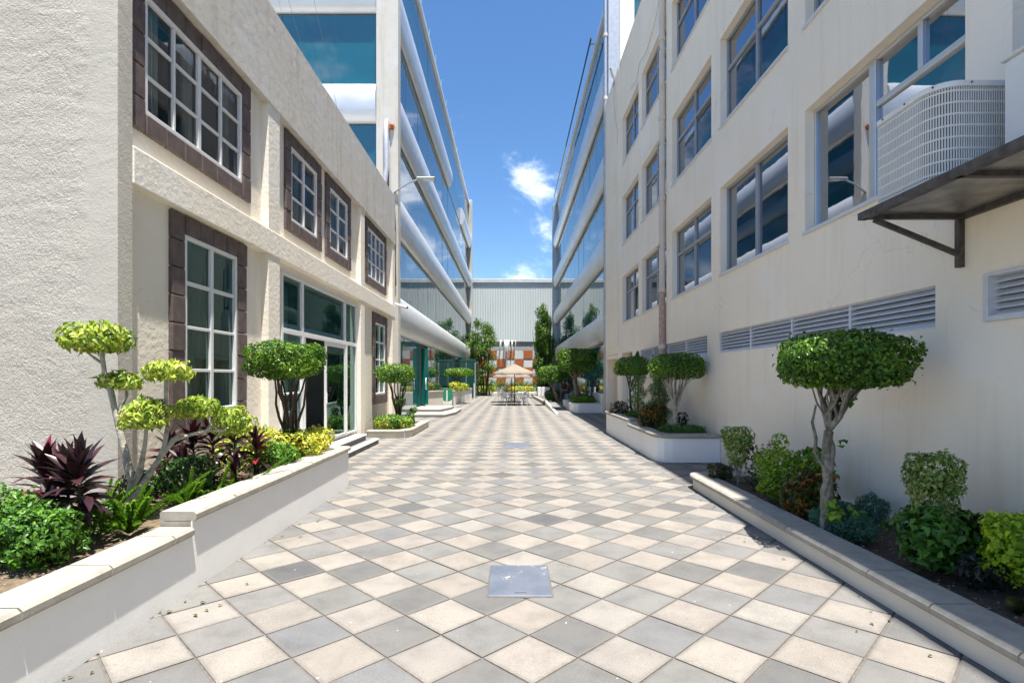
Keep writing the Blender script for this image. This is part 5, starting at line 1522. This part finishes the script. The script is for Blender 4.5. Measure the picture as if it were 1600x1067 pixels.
# --- left bed shrubs
shrub('green_shrub', 'glossy green shrub at the left edge near the camera', (-3.28, 3.75, .45), [((-3.30, 3.75, .64), (.24, .23, .19), 2000, dict(depth=.7)), ((-3.5, 3.85, .68), (.25, .25, .2), 1700, dict(depth=.7))], 'leaf_mid', .048, 71, nstem=14, lump=.14, wid=.5, bias=.1)
shrub('green_shrub', 'dense green shrub cut by the left picture edge', (-3.78, 3.8, .45), [((-3.78, 3.85, .70), (.3, .3, .25), 2200, dict(depth=.7))], 'leaf_mid', .048, 72, nstem=10, lump=.14, bias=.1)
shrub('green_shrub', 'dark green shrub around the pompom trunk', (-3.35, 5.6, .45), [((-3.35, 5.6, .72), (.26, .22, .2), 900), ((-3.75, 5.4, .66), (.16, .16, .16), 400)], 'leaf_dark', .06, 73, lump=.12, bias=.1)
shrub('green_shrub', 'bright green shrub in front of the yellow crotons', (-3.05, 7.0, .5), [((-3.08, 7.0, .70), (.27, .25, .20), 1500)], 'leaf_mid', .052, 74, lump=.12, bias=.2)
shrub('yellow_croton', 'yellow leaved shrub nearest the sliding door', (-2.98, 8.1, .5), [((-2.98, 8.15, .82), (.24, .25, .17), 900)], 'leaf_yellow', .06, 75, 'yellow leaved shrubs by the door', bias=.22, lump=.14)
shrub('yellow_croton', 'yellow leaved shrub, middle of the hedge by the door', (-3.05, 7.65, .5), [((-3.0, 7.7, .78), (.28, .25, .2), 1200)], 'leaf_yellow', .06, 76, 'yellow leaved shrubs by the door', bias=.12, lump=.14)
shrub('yellow_croton', 'broad yellow leaved shrub behind the bright green one', (-3.35, 7.5, .5), [((-3.35, 7.4, .80), (.30, .25, .22), 1300)], 'leaf_yellow', .06, 77, 'yellow leaved shrubs by the door', bias=.12, lump=.14)
shrub('yellow_croton', 'yellow speckled shrub behind the small cordyline', (-3.6, 6.9, .5), [((-3.55, 6.9, .80), (.28, .2, .25), 600), ((-3.3, 6.9, .95), (.2, .2, .2), 300)], 'leaf_yellow', .06, 78, 'yellow leaved shrubs by the door', bias=-.05, lump=.14)
shrub('green_shrub', 'low leafy green shrub between ferns and cordylines', (-3.5, 4.7, .45), [((-3.55, 4.6, .56), (.28, .22, .13), 700)], 'leaf_mid', .05, 791, lump=.15, bias=.05)
shrub('purple_groundcover', 'low purple groundcover under the cordylines', (-3.2, 6.0, .45), [((-3.15, 6.0, .50), (.25, .3, .07), 260), ((-3.5, 6.0, .50), (.3, .3, .07), 260)], 'leaf_bronze', .08, 79, nstem=3)

# --- right bed
shrub('variegated_topiary', 'pale variegated column topiary beside the raised planter', (3.42, 8.15, .12), [((3.42, 8.15, .83), (.195, .19, .17), 950, dict(e=5)), ((3.42, 8.15, .62), (.15, .15, .22), 600)], 'leaf_variegated', .055, 81, 'variegated column topiaries', bias=.12, hang=.8, cat='topiary', stem_mat='bark_pale')
shrub('variegated_topiary', 'pale variegated column topiary rising from a green shrub', (3.60, 4.62, .12), [((3.62, 4.62, .92), (.18, .18, .17), 1200, dict(e=5)), ((3.62, 4.62, .68), (.155, .155, .24), 1000, dict(e=4))], 'leaf_variegated', .05, 82, 'variegated column topiaries', bias=.12, hang=.8, cat='topiary', stem_mat='bark_pale')
shrub('bronze_shrub', 'small bronze green shrub at the far end of the right bed', (3.18, 8.25, .12), [((3.13, 8.2, .33), (.13, .13, .12), 220), ((3.25, 8.2, .3), (.1, .1, .1), 150)], 'leaf_bronze', .07, 83, wid=.4, bias=.1)
shrub('bronze_shrub', 'upright bronze shrub right of the far variegated topiary', (3.66, 7.7, .12), [((3.60, 7.75, .45), (.2, .16, .3), 420)], 'leaf_bronze', .06, 84, wid=.42, lump=.16)
shrub('green_shrub', 'bright tiered green shrub left of the twisted tree', (3.50, 7.15, .12), [((3.55, 7.2, .62), (.27, .24, .17), 1100), ((3.44, 6.95, .40), (.25, .24, .19), 1200), ((3.58, 7.2, .88), (.11, .1, .12), 150)], 'leaf_lime', .05, 85, lump=.12, bias=-.28)
shrub('red_croton', 'red and yellow mottled shrub at the foot of the twisted tree', (3.36, 6.2, .12), [((3.35, 6.25, .38), (.2, .2, .2), 420), ((3.55, 6.3, .42), (.22, .2, .24), 480)], 'leaf_croton', .085, 86, wid=.36, lump=.15, jit=.8)
shrub('leafy_shoots', 'light green leafy shoots behind the twisted trunk', (3.68, 6.6, .12), [((3.70, 6.6, .72), (.22, .18, .16), 300), ((3.75, 6.5, .45), (.14, .14, .22), 160)], 'leaf_ficus', .085, 87, wid=.6, bias=.2, hang=.8)
shrub('leafy_shoots', 'leafy sucker shoots at the base of the twisted trunk', (3.30, 5.5, .12), [((3.36, 5.4, .36), (.20, .08, .07), 46), ((3.22, 5.4, .40), (.06, .05, .12), 26)], 'leaf_ficus', .075, 88, wid=.6, bias=.3)
for i, (c, rad, lab) in enumerate((((3.30, 5.72, .26), .125, 'blue green juniper ball left of three by the kerb'), ((3.66, 6.0, .25), .13, 'darker juniper ball behind the others'), ((3.98, 5.95, .31), .165, 'highest juniper ball close to the wall'), ((3.44, 5.3, .26), .15, 'double juniper cushion nearest the kerb'))):
    bl = [(c, (rad, rad, rad * .9), 1500, dict(e=2.2, depth=.5, lump=.1))]
    if i == 3: bl += [((c[0] - .14, c[1] + .12, c[2]), (rad * .8, rad * .8, rad * .75), 900, dict(e=2.2, depth=.5, lump=.1))]
    shrub('juniper_ball', lab, (c[0], c[1], .12), bl, 'leaf_juniper', .042, 90 + i, 'clipped juniper balls in the right bed', nstem=4, wid=.2, jit=.9, droop=0, hang=-.3, bias=.12)
shrub('green_shrub', 'broad leaved green shrub below the near variegated topiary', (3.60, 4.5, .12), [((3.58, 4.5, .46), (.30, .27, .19), 900, dict(depth=.6)), ((3.82, 4.52, .52), (.16, .14, .1), 160), ((3.42, 4.4, .34), (.2, .2, .15), 260)], 'leaf_mid', .085, 95, lump=.14, wid=.5)
shrub('black_leaved_shrub', 'dark leaved shrub between green shrub and lime ball', (3.78, 4.3, .12), [((3.84, 4.4, .42), (.20, .14, .2), 260), ((3.62, 4.1, .28), (.18, .12, .14), 200)], 'leaf_black', .085, 96, wid=.34, jit=.9, nstem=10)
shrub('lime_shrub', 'bright lime clipped shrub at the right edge of the photo', (3.80, 3.95, .12), [((3.82, 3.95, .50), (.28, .27, .25), 2400, dict(depth=.5, e=2.8))], 'leaf_lime', .052, 97, bias=.12, lump=.07, wid=.62)
shrub('lime_shrub', 'lime shrub mostly beyond the right edge of the photo', (3.85, 3.3, .12), [((3.85, 3.3, .46), (.28, .27, .22), 1200)], 'leaf_lime', .055, 98, bias=.1)
gt = thing('dry_grass_tuft', (3.5, 3.7, .12), 'small tuft of dry brownish grass below the lime shrub', 'grass')
rng = np.random.default_rng(5)
frond(gt, (3.52, 3.72, .12), (3.40, 3.66, .22), .03, .05, rng, 'leaf_bronze'); frond(gt, (3.52, 3.72, .12), (3.62, 3.62, .2), .03, .05, rng, 'leaf_bronze')

# --- raised planter: spirals and low growth
def spiral(base, h, Rr, turns, label, seed, a0=0):
    rng = np.random.default_rng(seed)
    t = thing('spiral_topiary', base, label, 'topiary', 'spiral topiaries in the raised planter')
    n = 6500
    s = rng.random(n) ** 1.1
    ang = a0 + s * turns * 2 * math.pi
    env = Rr * (1 - .38 * s) * np.clip((1.0 - s) / .16, .12, 1) ** .7
    cx = np.cos(ang) * env * .26; cy = np.sin(ang) * env * .26; cz = s * h
    d = unit(rng.normal(size=(n, 3)))
    rad = 1 - .35 * rng.random(n) ** 1.6
    tube_r = np.stack([env * .84, env * .84, np.full(n, h / turns * .18)], 1)
    off = d * tube_r * rad[:, None]
    # each coil of the cut screw sags towards its rim
    off[:, 2] -= .10 * (off[:, 0] ** 2 + off[:, 1] ** 2) / np.maximum(env, .02)
    P = np.stack([cx, cy, cz + .1], 1) + off + np.array(base)
    V, F, T = leaf_arrays(P, d, .05, rng, wid=.25, jit=.7, droop=0, hang=-.3, tint=patch_tint(P, rng, 5, .25, .06))
    np_mesh('foliage', 'leaf_cypress', V, F, t, tint=T)
    MB().tube([base, (base[0], base[1], base[2] + h * .9)], [.03, .012], 7).build('trunk', 'bark_brown', t)
spiral((3.42, 14.6, .47), 1.85, .29, 4.6, 'tall spiral clipped cypress at the far end of the raised planter', 101)
spiral((3.66, 13.4, .47), 1.5, .36, 3.8, 'spiral clipped cypress partly behind the pale trunked tree', 102, 1.0)
shrub('orange_croton', 'orange and yellow croton between the spiral topiaries', (3.32, 13.0, .47), [((3.32, 13.0, .80), (.24, .22, .26), 620), ((3.55, 13.1, .9), (.2, .2, .22), 300)], 'leaf_croton', .10, 103, wid=.34, bias=.02, jit=.8)
shrub('bronze_shrub', 'bronze leaved shrub behind the first spiral', (3.2, 16.3, .47), [((3.25, 16.2, .8), (.28, .25, .24), 420)], 'leaf_bronze', .10, 104, wid=.34)
for i, (c, abc, lab) in enumerate((((3.42, 11.62, .60), (.28, .22, .15), 'low cushion conifer left of the pale trunk'), ((3.78, 11.6, .60), (.30, .22, .14), 'low cushion conifer right of the pale trunk'), ((4.05, 11.85, .57), (.2, .25, .12), 'low cushion conifer against the wall'))):
    shrub('cushion_conifer', lab, (c[0], c[1], .47), [(c, abc, 1100, dict(depth=.5, lump=.12))], 'leaf_cypress', .05, 110 + i, 'low cushion conifers in the raised planter', nstem=3, wid=.2, jit=.9, droop=0, hang=-.3, bias=.15)
shrub('black_leaved_shrub', 'small dark red plant behind the pale trunk', (3.95, 12.5, .47), [((3.92, 12.4, .78), (.14, .12, .16), 90)], 'leaf_black', .10, 114, wid=.3)

# --- far left
mushroom_tree('flat topped clipped tree behind the green bin', (-3.75, 36, .8), None, (-3.55, 36, 2.08), (.95, .8, .30), 2600, .11, 121, r=.045, bark='bark_dark', limbs_n=8, multi=1, bias=.12)
shrub('yellow_croton', 'yellow and orange croton behind the green bin', (-3.75, 35.2, .8), [((-3.72, 35.2, 1.15), (.4, .5, .33), 500), ((-3.5, 37.5, 1.1), (.4, .8, .25), 500)], 'leaf_yellow', .13, 122, bias=.1)
shrub('green_shrub', 'long green shrub row in the white planter by the vestibule', (-3.5, 40, .8), [((-3.6, 39.8, 1.05), (.45, 1.6, .28), 800)], 'leaf_ficus', .12, 123)
# --- far right clipped trees
def clipped(label, base, fork, c, abc, n, seed, e, r, extra=()):
    rng = np.random.default_rng(seed); rr = random.Random(seed)
    t = thing('clipped_tree', base, label, 'tree', 'box clipped trees on the right')
    crown(t, 'leaf_ficus', [(c, abc, n)], .10, rng, e=e, depth=.4, lump=.03, wid=.6, bias=-.02)
    mb = MB(); mb.tube(wiggle(base, fork, rr, r * .5, 5), [r * 1.2, r, r * 1.05, r * .9, r * .9, r * .8], 8)
    for k in range(6):
        a = k * 1.05
        mb.tube(wiggle(fork, (c[0] + abc[0] * .6 * math.cos(a), c[1] + abc[1] * .6 * math.sin(a), c[2] - abc[2] * .5), rr, .06, 3), [r * .6, r * .45, r * .3, r * .2], 6)
    mb.build('trunk', 'bark_brown', t)
clipped('large square clipped tree over the white hedge planter', (3.55, 28.2, .4), (3.3, 28.2, 1.75), (3.38, 28.2, 2.66), (.98, .9, .58), 6500, 131, 6, .13)
clipped('smaller square clipped tree with leaning trunk behind the ramp', (2.95, 34.2, .2), (2.5, 34.2, 1.3), (2.45, 34.2, 1.95), (.78, .8, .52), 4500, 132, 5, .12)
clipped('square clipped tree half hidden behind the smaller one', (3.7, 39.5, .2), (3.6, 39.5, 1.5), (3.6, 39.5, 2.2), (.9, .9, .6), 2500, 133, 5, .12)
shrub('round_bush', 'round clipped bush beside the ramp', (2.65, 35.0, .2), [((2.62, 34.9, .62), (.52, .5, .40), 1600, dict(e=2.1))], 'leaf_mid', .09, 134, lump=.03)
shrub('low_hedge', 'low clipped hedge inside the white planter on the right', (3.7, 28, .4), [((3.65, 28.0, .62), (.6, 1.0, .20), 1800, dict(e=4)), ((3.8, 30.2, .6), (.5, 1.0, .2), 500)], 'leaf_ficus', .09, 135, bias=.15)
shrub('variegated_shrub', 'pale spiky shrub above the low hedge', (3.9, 29.5, .4), [((3.9, 29.5, .95), (.35, .35, .2), 260)], 'leaf_variegated', .13, 136, wid=.3)
# --- bamboo
def bamboo(base, h, w, d, n, label, seed):
    rng = np.random.default_rng(seed); rr = random.Random(seed)
    t = thing('bamboo_clump', base, label, 'bamboo', 'bamboo clumps before the end wall')
    for k in range(14):
        x, y = base[0] + rr.uniform(-.35, .35) * w, base[1] + rr.uniform(-.3, .3) * d
        q = (x + rr.uniform(-.4, .4) * w, y + rr.uniform(-.3, .3) * d, base[2] + h * rr.uniform(.75, 1.0))
        MB().tube(wiggle((x, y, base[2]), q, rr, .06, 4), [.05, .045, .04, .03, .012], 6).build('cane', 'leaf_bamboo', t)
    blobs = []
    for k in range(26):
        s = (k + .5) / 26
        blobs.append(((base[0] + rr.uniform(-.5, .5) * w * (1 - .35 * s), base[1] + rr.uniform(-.5, .5) * d, base[2] + h * (.12 + .85 * s)), (w * .34 * rr.uniform(.7, 1.15) * (1 - .3 * s), d * .35, h * .075), n // 26))
    crown(t, 'leaf_bamboo', blobs, .30, rng, 'foliage', wid=.2, jit=.8, hang=.9, depth=.9, lump=.15, bias=.02, droop=.3, pscale=2.0)
bamboo((-3.0, 52.0, .0), 7.2, 2.5, 1.8, 5200, 'bamboo clump against the left glass block', 141)
bamboo((2.75, 46.4, .95), 7.0, 1.3, 1.1, 4200, 'tall narrow bamboo clump in the white planter block', 142)
bamboo((3.6, 56.5, .25), 8.2, 2.2, 1.6, 3600, 'bamboo clump far behind the right column', 143)
bamboo((-4.2, 56.8, .25), 6.0, 1.6, 1.6, 2600, 'bamboo clump at the far left of the fountain wall', 144)
# --- end bed
for i, (x0, x1, lab) in enumerate(((-3.9, -1.6, 'yellow low hedge left of the tables in the end bed'), (-.2, 2.2, 'yellow low hedge right of the tables in the end bed'))):
    shrub('low_hedge', lab, ((x0 + x1) / 2, 54.8, .25), [(((x0 + x1) / 2, 54.8, .58), ((x1 - x0) / 2, .4, .28), 1300, dict(e=5))], 'leaf_yellow', .12, 151 + i, 'yellow hedges of the end bed', bias=.12)
for i, x in enumerate((-3.2, -1.7, -.6, .5, 1.6, 2.8)):
    shrub('green_shrub', 'green shrub %s in the end bed before the fountain' % ('far left', 'left', 'left of middle', 'right of middle', 'right', 'far right')[i], (x, 56.5, .25), [((x, 56.5, .75 + .2 * (i % 2)), (.75, .5, .55), 500)], 'leaf_mid', .16, 160 + i, 'green shrubs of the end bed', lump=.2, wid=.35)

# --- a few dropped leaves on the paving beside the planters
rng = np.random.default_rng(77)
n = 70
x = np.where(rng.random(n) < .6, -2.6 + np.abs(rng.normal(0, .28, n)), 2.78 - np.abs(rng.normal(0, .25, n))); y = rng.uniform(3.0, 14, n)
P = np.stack([x, y, np.full(n, .012)], 1)
V, F, T = leaf_arrays(P, np.tile((0., 0., 1.), (n, 1)), .04, rng, jit=.12, hang=0, up=2)
V[:, 2] = np.maximum(V[:, 2], .004)
o = np_mesh('fallen_leaves', 'leaf_bronze', V, F, tint=.5 + .5 * T, kind='stuff')
o['label'] = 'few small dry leaves dropped on the paving beside the planters'; o['category'] = 'leaves'
